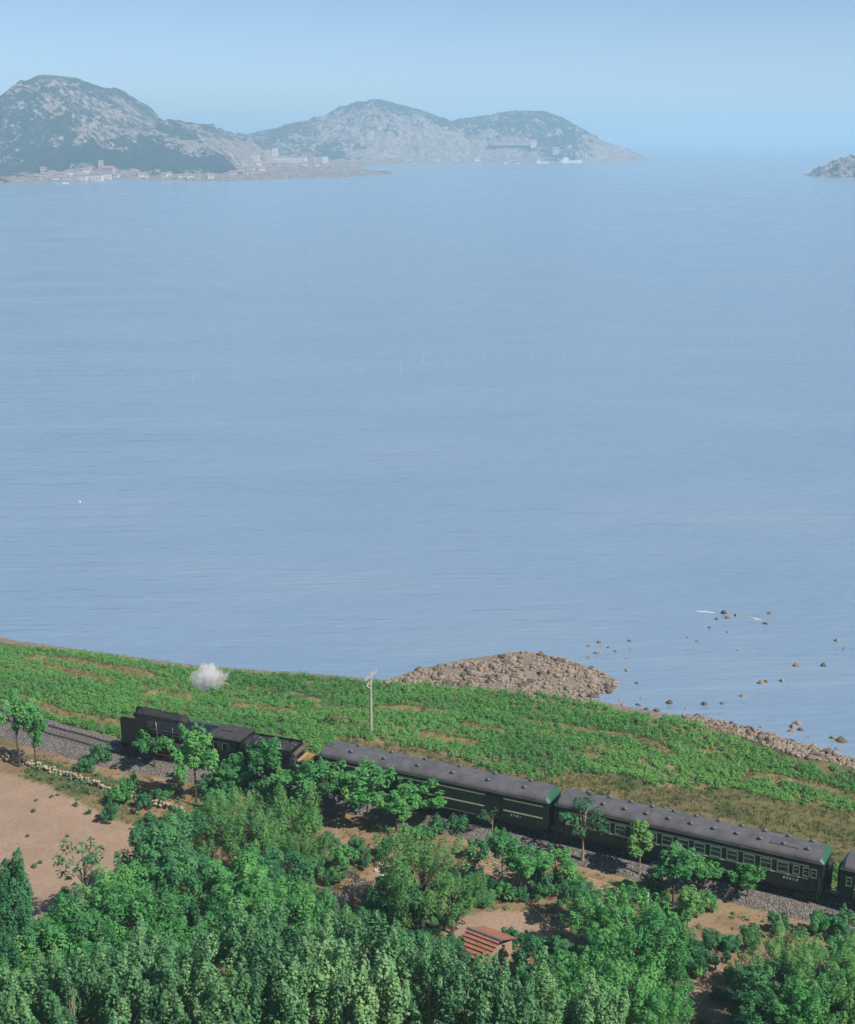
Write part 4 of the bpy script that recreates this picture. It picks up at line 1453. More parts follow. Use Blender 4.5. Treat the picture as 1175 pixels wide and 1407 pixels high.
G_FG = 'leafy trees massed on the slope below the railway'
LB = {'poplar': 'young poplar with upright plumes of pale glinting leaves on the near slope', 'locust': 'rounded bright green tree in the thicket below the railway',
      'deep': 'dense dark green tree in the thicket below the railway', 'olive': 'feathery olive green tree beyond the soil clearing, below the coaches', 'broad': 'dark tree with large drooping leaves in the thicket below the railway'}
GB = {'poplar': 'young poplars on the near slope', 'locust': 'bright green trees in the thicket', 'deep': 'dark green trees in the thicket', 'olive': 'feathery trees in the thicket', 'broad': 'broad-leaved trees in the thicket'}
NB = {'poplar': 'poplar_tree', 'locust': 'locust_tree', 'deep': 'leafy_tree', 'olive': 'feathery_tree', 'broad': 'broad_leaved_tree'}
MASS = [
    # bottom row, silvery poplars
    ('poplar', 60, 1378, 40), ('poplar', 100, 1400, 40), ('poplar', 135, 1372, 38), ('poplar', 178, 1402, 40), ('poplar', 205, 1345, 42), ('poplar', 240, 1388, 42), ('poplar', 282, 1352, 44), ('poplar', 305, 1402, 40),
    ('poplar', 345, 1302, 40), ('poplar', 372, 1340, 46), ('poplar', 352, 1385, 40), ('poplar', 405, 1392, 42), ('poplar', 432, 1330, 42), ('poplar', 470, 1372, 44), ('poplar', 498, 1318, 38), ('poplar', 520, 1392, 42),
    ('poplar', 548, 1340, 40), ('poplar', 590, 1378, 42), ('poplar', 640, 1392, 42), ('poplar', 662, 1384, 36), ('poplar', 700, 1402, 42), ('poplar', 738, 1384, 40), ('poplar', 462, 1300, 34), ('poplar', 608, 1345, 30),
    # left middle
    ('locust', 112, 1290, 58), ('locust', 190, 1275, 58), ('locust', 160, 1235, 46), ('locust', 60, 1315, 48), ('locust', 240, 1310, 48), ('locust', 155, 1330, 46),
    ('deep', 218, 1180, 54, 'dense dark green tree bordering the sandy yard'), ('deep', 262, 1215, 48, 'dense dark green tree just downhill of the one bordering the sandy yard'), ('olive', 290, 1150, 48, "tall feathery olive tree below the locomotive's boiler"), ('olive', 330, 1118, 36, 'small feathery olive tree nearest the cluster of white stones'), ('olive', 352, 1165, 46, 'feathery olive tree just downhill of the one by the white stones'), ('olive', 395, 1128, 44, "feathery olive tree below the tender's rear"), ('locust', 335, 1225, 50), ('locust', 392, 1262, 50), ('locust', 300, 1275, 42),
    ('olive', 416, 1176, 32, 'small feathery olive tree at the edge of the brown garden plot'), ('locust', 428, 1252, 38), ('deep', 380, 1205, 42, 'dense dark green tree of the thicket nearest the grey leafless bush'), ('locust', 345, 1270, 40), ('deep', 515, 1255, 30, 'small dense dark tree between the grey leafless bush and the large feathery tree'), ('olive', 470, 1278, 30, 'feathery olive tree downhill of the grey leafless bush'),
    # right of the tiled shed
    ('locust', 826, 1266, 40), ('locust', 868, 1258, 46), ('locust', 905, 1300, 50), ('locust', 850, 1318, 48), ('locust', 800, 1352, 46), ('locust', 868, 1372, 50), ('locust', 770, 1392, 42), ('locust', 918, 1350, 30), ('locust', 905, 1395, 42),
    ('deep', 795, 1235, 30, 'small dense dark tree below the ploughed plot with the white post'), ('deep', 1048, 1360, 42, 'dense dark green tree beside the bare soil clearing in the thicket'), ('olive', 1075, 1322, 50), ('olive', 1122, 1352, 50), ('locust', 1160, 1322, 38), ('locust', 1100, 1395, 46), ('olive', 1150, 1395, 44), 
    ('locust', 1172, 1365, 40), ('deep', 1050, 1402, 36, 'dense dark green tree just downhill of the one beside the soil clearing'), ('poplar', 825, 1402, 36), ('broad', 945, 1310, 26), ('broad', 985, 1300, 26),
    ('locust', 1200, 1390, 44), ('locust', -10, 1360, 44), ('poplar', 20, 1402, 40),
]
for kd, u, v, r, *lb in MASS:
    tree(kd, u, v, r, lb[0] if lb else LB[kd], GB[kd], NB[kd])

# trees that stand out on their own
tree('olive', 580, 1205, 66, 'large feathery green tree with forked trunk beside the small dirt yard', name='feathery_tree')
tree('olive', 622, 1232, 44, 'smaller feathery tree overlapping the large one beside the small dirt yard', name='feathery_tree')
tree('deep', 545, 1240, 38, 'shady dark tree on the left flank of the large feathery tree', name='leafy_tree')
tree('broad', 742, 1312, 38, 'dark tree with big drooping leaves over the red tiled shed roof', name='broad_leaved_tree')
tree('broad', 724, 1348, 28, 'low dark broad-leaved tree in front of the red tiled shed', name='broad_leaved_tree')
tree('broad', 610, 1318, 34, 'low dark broad-leaved tree between the dirt yard and the poplars', name='broad_leaved_tree')
tree('broad', 560, 1298, 30, 'dark broad-leaved tree at the foot of the large feathery tree', name='broad_leaved_tree')
tree('sparse', 118, 1190, 40, 'open-branched young tree rising against the sandy yard', name='young_tree')
tree('column', 26, 1265, 20, 'tall narrow columnar tree at the edge of the sandy yard', name='columnar_tree')
tree('column', 6, 1290, 18, 'second columnar tree close beside the tall narrow one', name='columnar_tree')
tree('sapling', 46, 1000, 20, 'small tree beside the bare curve of track ahead of the locomotive', name='young_tree')
tree('sapling', 22, 985, 26, 'bushy tree where the track curves away ahead of the locomotive', name='young_tree')
SAPS = [  # kind, crown radius px, foot (u, v), top v, label
    ('sapling', 24, (213, 1060), 1003, "low young tree in front of the locomotive's smoke deflector"),
    ('sapling', 30, (270, 1108), 990, "tall young tree in front of the locomotive's boiler"),
    ('sapling', 24, (320, 1092), 1043, "small bushy tree in front of the locomotive's cab steps"),
    ('sapling', 24, (362, 1096), 1014, "young tree in front of the tender's coal bunker"),
    ('sapling', 27, (400, 1114), 1062, "bushy young tree in front of the tender's rear"),
    ('sapling', 33, (442, 1128), 1046, 'bushy young tree hiding the front end of the baggage car'),
    ('sapling', 22, (474, 1108), 1052, 'young tree in front of the baggage car near its front end'),
    ('sapling', 33, (505, 1137), 1048, 'thin-trunked young tree standing in the brown garden plot'),
    ('sapling', 36, (585, 1130), 1062, "round young tree in front of the baggage car's middle"),
    ('sapling', 27, (545, 1142), 1086, 'leaning young tree just left of the round one beside the baggage car'),
    ('sparse', 18, (676, 1150), 1108, "spindly pale-trunked sapling in front of the baggage car's open doorway"),
    ('sapling', 24, (691, 1221), 1145, 'white-trunked young tree at the edge of the furrowed plot'),
    ('sapling', 25, (716, 1228), 1160, 'dark-trunked young tree beside the white-trunked one'),
    ('sapling', 24, (762, 1222), 1165, 'young tree between the furrowed plot and the ballast'),
    ('sparse', 38, (800, 1186), 1095, 'open pale-branched tree in front of the gap between baggage car and coach'),
    ('tall_sap', 15, (878, 1205), 1124, 'slender tall sapling in front of the windowed coach'),
    ('sapling', 30, (925, 1246), 1155, 'tufted young tree in front of the middle of the windowed coach'),
    ('sapling', 23, (966, 1226), 1178, 'small tufted tree beside the middle of the windowed coach'),
    ('sapling', 22, (1026, 1238), 1187, "low young tree in front of the windowed coach's rear half"),
    ('tall_sap', 15, (945, 1275), 1208, 'slender tree growing out of the thicket below the windowed coach'),
]
for kd, r, b, top, lb in SAPS:
    o_ = tree(kd, 0, 0, r, lb, 'young trees along the railway', 'young_tree', base=b, top=top)
    if lb.startswith('white-trunked'):
        sl_ = [c for c in o_.children if c.name.startswith('trunk')][0].material_slots[0]
        sl_.link = 'OBJECT'
        sl_.material = M['white']
tree('grey', 484, 1226, 36, 'grey leafless bush beside the footpath', name='grey_bush', cat='bush')

# shrubs one can tell apart on the near bank
SHRUBS = []
for (u, v) in [(180, 1092), (200, 1112), (150, 1128), (165, 1105), (225, 1100), (240, 1135), (250, 1075), (120, 1062), (140, 1050), (300, 1118), (290, 1095), (455, 1165), (470, 1195), (440, 1205), (492, 1172), (460, 1215), (500, 1190), (530, 1175), (425, 1140),
               (650, 1215), (668, 1232), (690, 1238), (715, 1240), (740, 1235), (735, 1210), (755, 1230), (775, 1215), (790, 1222), (645, 1250), (672, 1246), (860, 1238), (905, 1240), (900, 1225), (940, 1262), (915, 1272), 
               (1065, 1285), (1125, 1285), (1150, 1292), (1030, 1305), (965, 1255), (600, 1150), (630, 1140), (565, 1160), (690, 1165), (655, 1180), (320, 1085), (345, 1090), (385, 1105), (410, 1110), (1112, 1240),
               (590, 1320), (640, 1322), (700, 1300), (770, 1310), (230, 1150), (205, 1140), (100, 1245), (85, 1255), (268, 1138), (310, 1100), (370, 1095), (1160, 1278), (955, 1322), (1005, 1350), (990, 1375), (940, 1390), (950, 1345)]:
    SHRUBS.append((u, v))
for i, (u, v) in enumerate(SHRUBS):
    kd = 'shrub' if i % 3 else 'shrub_bright'
    tree(kd, 0, 0, random.uniform(13, 20), 'dark green shrub on the bank between railway and thicket' if kd == 'shrub' else 'bright green shrub on the bank between railway and thicket',
         'dark shrubs on the bank' if kd == 'shrub' else 'bright shrubs on the bank', 'shrub', base=(u, v), cat='shrub')

SPIT = [(528, 934), (575, 919), (640, 905), (720, 893), (778, 904), (832, 924), (856, 938), (830, 955), (800, 962), (745, 959), (690, 955), (620, 949), (535, 945)]
STRIP = [(915, 979), (960, 982), (1000, 990), (1045, 1002), (1110, 1021), (1180, 1042), (1240, 1060), (1240, 1085), (1175, 1058), (1100, 1050), (1060, 1036), (1010, 1016), (960, 998), (915, 984)]

for u, v, r in [(72, 1096, 5), (50, 1101, 4), (46, 1116, 5), (80, 1093, 4), (48, 1192, 6), (56, 1187, 5), (105, 1108, 6), (122, 1119, 7), (38, 1150, 4), (92, 1150, 4), (30, 1220, 5)]:
    tree('shrub', 0, 0, r * 0.62, 'tiny weed tuft growing on the bare sandy yard', 'weeds on the sandy yard', 'weed_tuft', base=(u, v), cat='weed')

# ------------------------------------------------------------------ crops and grass (nobody could count these)
def scatter(n, x0, x1, y0, y1, seed):
    r = np.random.default_rng(seed)
    P = np.column_stack([r.uniform(x0, x1, n), r.uniform(y0, y1, n)])
    Z = ground_z(P)
    return P, Z, zone_masks(P, Z), r

def clump_mesh(name, P, Z, size, nleaf, ll, lw, mat, seed, tint=None, updir=1.0, core=0.3):
    r = np.random.default_rng(seed)
    pos = np.column_stack([P, Z - 0.05])
    dirs = np.column_stack([r.normal(0, 0.25, (len(P), 2)), np.full(len(P), updir)])
    V, Fc, T = leaf_cloud(pos, dirs, size * r.uniform(0.8, 1.3, len(P)), size * r.uniform(0.5, 0.75, len(P)), nleaf, ll, lw, seed, 0, 0.9, core, tint)
    return np_mesh(name, V, Fc, mat, False, {'tint': ('FACE', T)})

P, Z, zmk, r = scatter(52000, -75, 72, 98, 182, 11)
seaward = zmk['dt'] > 3.6
far_side = P[:, 1] > np.interp(P[:, 0], TRACK[::-1, 0], TRACK[::-1, 1])
rowpat = fbm(P[:, 0] * 0.22, P[:, 1] * 0.5, 65)
dens = sstep(-0.26, -0.10, rowpat)
okc = far_side & seaward & (zmk['d'] > 2.0 + 1.2 * fbm(P[:, 0] * .3, P[:, 1] * .3, 66)) & (zmk['bank'] < 0.35) & (zmk['strip'] < 0.5) & (r.random(len(P)) < (0.25 + 0.75 * dens))
spit = inside(np.column_stack([zmk['u'], zmk['v']]), [(520, 930), (575, 915), (720, 885), (870, 935), (840, 960), (800, 962), (740, 955), (690, 950), (620, 944), (540, 942)])
okc &= ~spit & ~inside(np.column_stack([zmk['u'], zmk['v']]), STRIP)
okc &= (zmk['u'] > -120) & (zmk['u'] < 1300)
Pc, Zc = P[okc], Z[okc]
print('crop clumps', len(Pc))
siz = np.clip(0.62 + 0.55 * fbm(Pc[:, 0] * 0.3, Pc[:, 1] * 0.3, 67) + r.normal(0, 0.1, len(Pc)), 0.35, 1.1)
tn = np.clip(0.48 + 0.9 * fbm(Pc[:, 0] * 0.09, Pc[:, 1] * 0.13, 68) + r.normal(0, 0.1, len(Pc)), 0.05, 0.95)
tag(link('crop_plants', clump_mesh('crop_plants', Pc, Zc, siz, 32, 0.25, 0.12, M['leaf_crop'], 12, tn)),
    'field of low bright green crop plants between the train and the shore', 'crop', kind='stuff')

# undergrowth on the near side
P, Z, zmk, r = scatter(16000, -60, 60, 80, 150, 13)
near = P[:, 1] < np.interp(P[:, 0], TRACK[::-1, 0], TRACK[::-1, 1])
gn = fbm(P[:, 0] * 0.16, P[:, 1] * 0.16, 61)
yy = zmk['v']
oku = near & (zmk['dt'] > 4.4) & (zmk['sand'] < 0.5) & (zmk['path'] < 0.4) & (r.random(len(P)) < np.where(zmk['dirt'] > 0.5, 0.15, 0.10 + 0.65 * sstep(-0.05, 0.12, gn) + 0.5 * sstep(98, 92, P[:, 1])))
Pu, Zu = P[oku], Z[oku]
print('undergrowth', len(Pu))
tag(link('undergrowth', clump_mesh('undergrowth', Pu, Zu, np.clip(r.normal(0.5, 0.16, len(Pu)), 0.2, 1.0), 26, 0.22, 0.10, M['leaf_deep'], 14)),
    'low green undergrowth covering the bank below the railway', 'undergrowth', kind='stuff')

def grass_mesh(name, P, Z, h, mat, seed, blades=5):
    r = np.random.default_rng(seed)
    n = len(P) * blades
    idx = np.repeat(np.arange(len(P)), blades)
    base = np.column_stack([P[idx] + r.normal(0, 0.16, (n, 2)), Z[idx] - 0.03])
    a = r.uniform(0, 6.28, n)
    wv = np.column_stack([np.cos(a), np.sin(a), np.zeros(n)]) * r.uniform(0.025, 0.06, n)[:, None]
    tip = base + np.column_stack([r.normal(0, 0.12, (n, 2)), h[idx] * r.uniform(0.6, 1.2, n)])
    V = np.stack([base - wv, base + wv, tip], 1).reshape(-1, 3)
    return np_mesh(name, V, np.arange(n * 3, dtype=np.int32).reshape(-1, 3), mat, False, {'tint': ('FACE', np.clip(r.normal(0.5, 0.22, n), 0, 1))})
P, Z, zmk, r = scatter(60000, -66, 66, 84, 182, 15)
near = P[:, 1] < np.interp(P[:, 0], TRACK[::-1, 0], TRACK[::-1, 1])
dn = sstep(-0.06, 0.10, fbm(P[:, 0] * 0.12, P[:, 1] * 0.12, 60))
okd = (zmk['dt'] > 3.4) & (zmk['d'] > 1.5) & (zmk['shore'] < 0.5) & (zmk['sand'] < 0.5) & (zmk['path'] < 0.5) & (r.random(len(P)) < np.maximum.reduce([zmk['strip'] * 0.85, zmk['bank'] * 0.9, np.where(near, 0.14 + 0.28 * dn, 0.15)]))
isdry = r.random(len(P)) < np.where(zmk['strip'] > 0.5, 0.15 + 0.3 * dn, np.where(zmk['bank'] > .5, 0.85, 0.55))
for nm, mk, mt, lb in (('dry_grass', okd & isdry, M['grass_dry'], 'tan dry grass on the terrace banks and beside the track'), ('green_grass', okd & ~isdry, M['grass_green'], 'rough green grass beside the track and on the banks')):
    print(nm, mk.sum())
    tag(link(nm, grass_mesh(nm, P[mk], Z[mk], np.clip(r.normal(0.36, 0.1, mk.sum()), 0.15, 0.7), mt, 16 if nm[0] == 'd' else 17, 6)), lb, 'grass', kind='stuff')

# ------------------------------------------------------------------ shore rocks
SCAT = [(790, 905), (810, 880), (870, 878), (870, 945), (840, 958), (900, 972), (1000, 985), (1170, 1036), (1175, 1020), (1040, 990), (900, 962)]
def pick(poly, n, seed):
    r = np.random.default_rng(seed)
    p = np.array(poly, float)
    lo, hi = p.min(0), p.max(0)
    Q = np.column_stack([r.uniform(lo[0], hi[0], n * 4), r.uniform(lo[1], hi[1], n * 4)])
    Q = Q[inside(Q, p)][:n]
    out = np.array([at(u, v, 0.25) for u, v in Q])
    z = ground_z(out[:, :2])
    return np.column_stack([out[:, :2], np.maximum(z, -0.12)]), r
big = []
small_p, small_s = [], []
for poly, n, sd in ((SPIT, 2500, 1), (STRIP, 1700, 2)):
    pts, r = pick(poly, n, sd)
    pts = pts[fbm(pts[:, 0] * 0.45, pts[:, 1] * 0.45, 95) > -0.13]
    s_ = np.clip(r.lognormal(-1.62, 0.48, len(pts)), 0.08, 0.62)
    o_ = np.argsort(-s_)
    for i in o_[:95]:
        big.append((pts[i], s_[i] * (1.05 if sd == 1 else 0.85), 'sp' if sd == 1 else 'st'))
    small_p.append(pts[o_[95:]])
    small_s.append(s_[o_[95:]])
pts, r = pick(SCAT, 90, 3)
small_p.append(pts[:50])
small_s.append(np.clip(r.lognormal(-1.5, 0.4, len(pts[:50])), 0.1, 0.35))
small_p, small_s = np.vstack(small_p), np.concatenate(small_s)
small_p[:, 2] += small_s * 0.25
tag(link('shingle', merged_rocks('shingle', small_p, small_s, M['shore_rock'], 5)), 'tan rocks and shingle heaped along the water line', 'shingle', kind='stuff')
LROCK = {'sp': ('tan boulder among the rocks of the low spit running into the sea', 'boulders on the spit'), 'st': ('tan boulder on the rocky beach beyond the green field', 'boulders on the beach'),
         'wa': ('small rock standing alone in shallow water off the beach', 'rocks awash in the shallows')}
AWASH = [(810, 887, .5), (823, 882, .55), (836, 889, .4), (818, 897, .5), (865, 880, .4), (845, 894, .35), (862, 921, .45), (875, 938, .4), (1046, 938, .7), (1052, 936, .5), (1075, 935, .6), (1095, 914, .7), (1132, 914, .65), (1020, 956, .5), (992, 966, .4), (968, 967, .7),
         (920, 965, .7), (878, 967, .5), (1090, 998, .8), (1097, 993, .7), (1100, 1002, .6), (1088, 1004, .6), (1145, 1013, .6), (1157, 1017, .8), (995, 842, .7), (1000, 848, .6), (985, 850, .5), (1012, 845, .6), (945, 875, .4), (1052, 856, .6), (1057, 842, .5), (975, 862, .4), (1150, 880, .6), (1160, 890, .4), (1015, 893, .35),
         (958, 880, .35), (1000, 868, .35), (903, 976, .6), (888, 974, .5), (856, 968, .5), (813, 957, .8), (800, 956, .6)]
for u, v, s_ in AWASH:
    p = at(u, v, 0.1)
    big.append((np.array([p[0], p[1], -0.05]), s_ * 0.75, 'wa'))
for i, (p, s_, k) in enumerate(big):
    o = link('shore_rock', ROCKS[i % 6])
    o.location = (p[0], p[1], p[2] + s_ * 0.22)
    o.rotation_euler = (random.uniform(-.3, .3), random.uniform(-.3, .3), random.uniform(0, 6.28))
    o.scale = (s_ * random.uniform(.85, 1.2), s_ * random.uniform(.85, 1.15), s_ * random.uniform(.8, 1.1))
    tag(o, LROCK[k][0], 'rock', LROCK[k][1])

# thin white lines of surf over the submerged reef
def surf(pts, w, seed, label):
    r = random.Random(seed)
    c = [at(u, v, 0.0) for u, v in pts]
    L = []
    Rr = []
    n = 24
    line = np.array(c)
    for i in range(n + 1):
        t = i / n * (len(line) - 1)
        k = min(int(t), len(line) - 2)
        p = line[k] + (line[k + 1] - line[k]) * (t - k)
        ww = w * math.sin(math.pi * (0.04 + 0.92 * i / n)) ** 0.6 * r.uniform(0.5, 1.1)
        L.append((p[0], p[1] + ww, 0.02))
        Rr.append((p[0], p[1], 0.02 + 0.30 * ww))
    V = []
    for a, b in zip(L, Rr):
        V += [a, b, (b[0], b[1] - 0.35 * w * r.uniform(.4, 1), 0.015)]
    F_ = []
    for i in range(n):
        for j in range(2):
            F_.append((i * 3 + j, i * 3 + j + 1, i * 3 + j + 4, i * 3 + j + 3))
    me = bpy.data.meshes.new('breaking_wave')
    me.from_pydata(V, [], F_)
    me.materials.append(M['white'])
    for p in me.polygons:
        p.use_smooth = True
    tag(link('breaking_wave', me), label, 'wave')
surf([(957, 840), (966, 840.5), (982, 842)], 0.35, 1, 'thin white breaking wave beside the awash reef, further from its neighbour')
surf([(1028, 847), (1036, 850), (1046, 852)], 0.45, 2, 'short white breaking wave just right of the awash reef')

# ------------------------------------------------------------------ things on land
def utility_pole():
    p = on_ground(510, 1008)
    o = empty('telegraph_pole', tuple(p), math.atan2(_df[1], _df[0]))
    tag(o, 'pale concrete telegraph pole with cross-arm, standing behind the baggage car', 'pole')
    H = 7.0
    MB().tube([(0, 0, -0.5), (0, 0, H)], [0.19, 0.12], 10).build('pole', M['concrete_pole'], o)
    MB().box(-0.06, 0.06, -1.55, 1.55, H - 0.42, H - 0.30).build('cross_arm', M['concrete_pole'], o)
    MB().box(-0.05, 0.05, -1.05, 0.45, H - 1.15, H - 1.05).build('cross_arm', M['concrete_pole'], o)
    br = MB()
    br.tube([(0.08, -1.1, H - 1.1), (0.08, -0.1, H - 1.75)], 0.045, 6)
    br.build('brace', M['white'], o)
    for y in (-1.45, -0.85, -0.35, 0.35, 0.85, 1.45):
        MB().tube([(0, y, H - 0.30), (0, y, H - 0.20), (0, y, H - 0.18), (0, y, H - 0.04)], [0.03, 0.03, 0.085, 0.06], 8).build('insulator', M['white'], o)
    for y in (-0.95, -0.5):
        MB().tube([(0, y, H - 1.05), (0, y, H - 0.95), (0, y, H - 0.93), (0, y, H - 0.80)], [0.03, 0.03, 0.08, 0.06], 8).build('insulator', M['white'], o)
utility_pole()

def post(u, v, h, label, lean=0.0):
    p = on_ground(u, v)
    o = empty('marker_post', tuple(p))
    MB().bbox(-0.09, 0.09, -0.09, 0.09, -0.3, h, 0.025).build('shaft', M['white'], o)
    MB().bbox(-0.12, 0.12, -0.12, 0.12, h, h + 0.12, 0.03).build('cap', M['concrete_pole'], o)
    o.rotation_euler = (0, lean, 0.4)
    tag(o, label, 'post')
post(889, 1256, 1.85, 'white concrete post at the end of the footpath below the coach')
post(890, 1304, 1.0, 'short white post half hidden among the leaves below the taller one', 0.05)

def stone_wall():
    L = polyline(WALL_PX, 5.2)
    o = empty('stone_wall', (*L[3], zat(*L[3])))
    tag(o, 'low rubble stone wall between the sandy yard and the railway bank', 'wall')
    ds = np.concatenate([[0], np.cumsum(np.hypot(*np.diff(L, axis=0).T))])
    r = np.random.default_rng(33)
    P_, S_ = [], []
    for s_ in np.arange(0, ds[-1], 0.30):
        x, y = np.interp(s_, ds, L[:, 0]), np.interp(s_, ds, L[:, 1])
        z = zat(x, y)
        gap = math.sin(s_ * 0.7) * 0.3
        for c in range(3):
            if c == 2 and r.random() < 0.35 + gap:
                continue
            P_.append((x + r.normal(0, 0.1), y + r.normal(0, 0.12), z + 0.08 + c * 0.24))
            S_.append(r.uniform(0.15, 0.27))
    P_ = np.array(P_) - np.array(o.location)
    me = merged_rocks('stones', P_, np.array(S_), M['wall_stone'], 8)
    st = link('stones', me, o)
    st['kind'] = 'stuff'
stone_wall()

def shed():
    p = on_ground(665, 1322)
    o = empty('tiled_shed', tuple(p), math.radians(-36))
    tag(o, 'small shed with red tiled roof and grey ridge among the trees', 'shed')
    w, l, h = 2.1, 3.0, 1.5
    MB().box(-l / 2 + .15, l / 2 - .15, -w + .2, w - .2, -0.4, h).build('wall', M['mud_wall'], o)
    sl = 0.42
    for sd in (-1, 1):
        rf = MB()
        t = 0.05
        rf.add([(-l / 2, sd * (w + 0.1), h), (l / 2, sd * (w + 0.1), h), (l / 2, 0, h + w * sl), (-l / 2, 0, h + w * sl),
                (-l / 2, sd * (w + 0.1), h - t), (l / 2, sd * (w + 0.1), h - t), (l / 2, 0, h + w * sl - t), (-l / 2, 0, h + w * sl - t)],
               [(0, 1, 2, 3), (7, 6, 5, 4), (0, 4, 5, 1), (1, 5, 6, 2), (2, 6, 7, 3), (3, 7, 4, 0)])
        roof = rf.build('roof', M['black_dull'], o)
        # courses of tile: each course a board-like row stepping up the slope
        nC = 6
        for c in range(nC):
            a0, a1 = c / nC, (c + 0.84) / nC
            y0, y1 = sd * (w + 0.12) * (1 - a0), sd * (w + 0.12) * (1 - a1)
            z0, z1 = h + w * sl * a0 + 0.10, h + w * sl * a1 + 0.03
            m = MB()
            nT = 10
            for k in range(nT):
                x0, x1 = -l / 2 - 0.05 + k * (l + 0.1) / nT, -l / 2 - 0.05 + (k + 0.93) * (l + 0.1) / nT
                dz = random.uniform(-0.012, 0.012)
                m.add([(x0, y0, z0 + dz), (x1, y0, z0 + dz), (x1, y1, z1 + dz), (x0, y1, z1 + dz), (x0, y0, z0 - 0.05), (x1, y0, z0 - 0.05), (x1, y1, z1 - 0.05), (x0, y1, z1 - 0.05)],
                      [(0, 1, 2, 3), (7, 6, 5, 4), (0, 4, 5, 1), (1, 5, 6, 2), (2, 6, 7, 3), (3, 7, 4, 0)])
            m.build('tile_course', M['tile'], roof)
    MB().tube([(-l / 2 - 0.1, 0, h + w * sl + 0.06), (l / 2 + 0.1, 0, h + w * sl + 0.06)], 0.13, 8).build('ridge', M['tile_grey'], o)
shed()

def furrows(name, px, rows, label, seed):
    """ploughed plot: earth ridges draped on the land"""
    c = np.array([on_ground(u, v) for u, v in px])
    o = empty(name, tuple(c[0]))
    tag(o, label, 'field', kind='thing')
    r = random.Random(seed)
    for k in range(rows):
        t = (k + 0.5) / rows
        a = c[0] + (c[3] - c[0]) * t
        b = c[1] + (c[2] - c[1]) * t
        n = 18
        rings = []
        d = (b - a)[:2] / np.linalg.norm((b - a)[:2])
        nn = np.array([-d[1], d[0]])
        for i in range(n + 1):
            p = a + (b - a) * i / n
            p = np.array([p[0], p[1], zat(p[0], p[1])])
            hh, ww = 0.17 * r.uniform(0.7, 1.2), 0.26 * r.uniform(.85, 1.1)
            if i in (0, n):
                hh = 0.02
            q = p - c[0]
            rings.append([(q[0] - nn[0] * ww, q[1] - nn[1] * ww, q[2] - 0.06), (q[0] - nn[0] * ww * .4, q[1] - nn[1] * ww * .4, q[2] + hh), (q[0] + nn[0] * ww * .4, q[1] + nn[1] * ww * .4, q[2] + hh), (q[0] + nn[0] * ww, q[1] + nn[1] * ww, q[2] - 0.06)])
        MB().loft(rings, True, False).build('earth_ridge', M['mud_wall'], o)
furrows('ploughed_plot', [(655, 1166), (742, 1196), (728, 1218), (645, 1192)], 8, 'small ploughed plot with earth ridges beside the large feathery tree', 1)
furrows('ploughed_plot', [(800, 1205), (880, 1228), (866, 1246), (790, 1226)], 7, 'small ploughed plot with earth ridges beside the white concrete post', 2)

WST = [rock_mesh('white_stone', 300 + k, M['white_stone'], 1, 0.8) for k in range(3)]
for i, (u, v, s_) in enumerate([(303, 1098, .22), (309, 1096, .2), (316, 1096, .28), (320, 1098, .2), (298, 1100, .15)]):
    p = on_ground(u, v)
    o = link('white_stone', WST[i % 3])
    o.location = (p[0], p[1], p[2] + .15)
    o.scale = (s_, s_, s_)
    tag(o, 'small white stone in the cluster under the trees below the locomotive', 'stone', 'cluster of white stones')
for i, (u, v, s_) in enumerate([(518, 1197, .32), (520, 1188, .24), (526, 1205, .2), (500, 1188, .16)]):
    p = on_ground(u, v)
    o = link('white_stone', WST[i % 3])
    o.location = (p[0], p[1], p[2] + .12)
    o.scale = (s_, s_, s_)
    tag(o, 'pale stone lying beside the footpath near the large feathery tree', 'stone', 'pale stones by the footpath')

# ------------------------------------------------------------------ things in the sea
_stk = MB().tube([(0, 0, -1.5), (0.03, 0, 0.8), (0.10, 0.02, 3.2)], [0.06, 0.05, 0.035], 6).mesh('fishing_stake', M['house_white'])
for i, (u, v) in enumerate([(265, 525), (382, 522), (497, 512), (551, 512), (581, 502), (613, 502), (665, 498), (690, 500), (731, 494), (775, 494), (822, 492), (868, 486), (918, 490), (1005, 474), (1098, 492), (1150, 484)]):
    p = at(u, v, 0)
    o = link('fishing_stake', _stk)
    o.location = tuple(p)
    o.rotation_euler = (random.uniform(-.06, .06), random.uniform(-.06, .06), random.uniform(0, 6))
    o.scale = (1, 1, random.uniform(.7, 1.25))
    tag(o, 'thin pale fishing stake standing in the line of stakes across the bay', 'stake', 'line of fishing stakes')
def buoy(u, v, label):
    p = at(u, v, 0)
    o = empty('buoy', tuple(p))
    tag(o, label, 'buoy')
    MB().tube([(0, 0, -0.15), (0, 0, 0.05), (0, 0, 0.3), (0, 0, 0.42)], [0.28, 0.36, 0.30, 0.08], 12).build('float', M['white'], o)
    MB().tube([(0, 0, 0.4), (0, 0, 0.8)], 0.04, 6).build('staff', M['white'], o)
    o.scale = (0.55, 0.55, 0.55)
buoy(110, 690, 'small white buoy floating alone in the near bay')

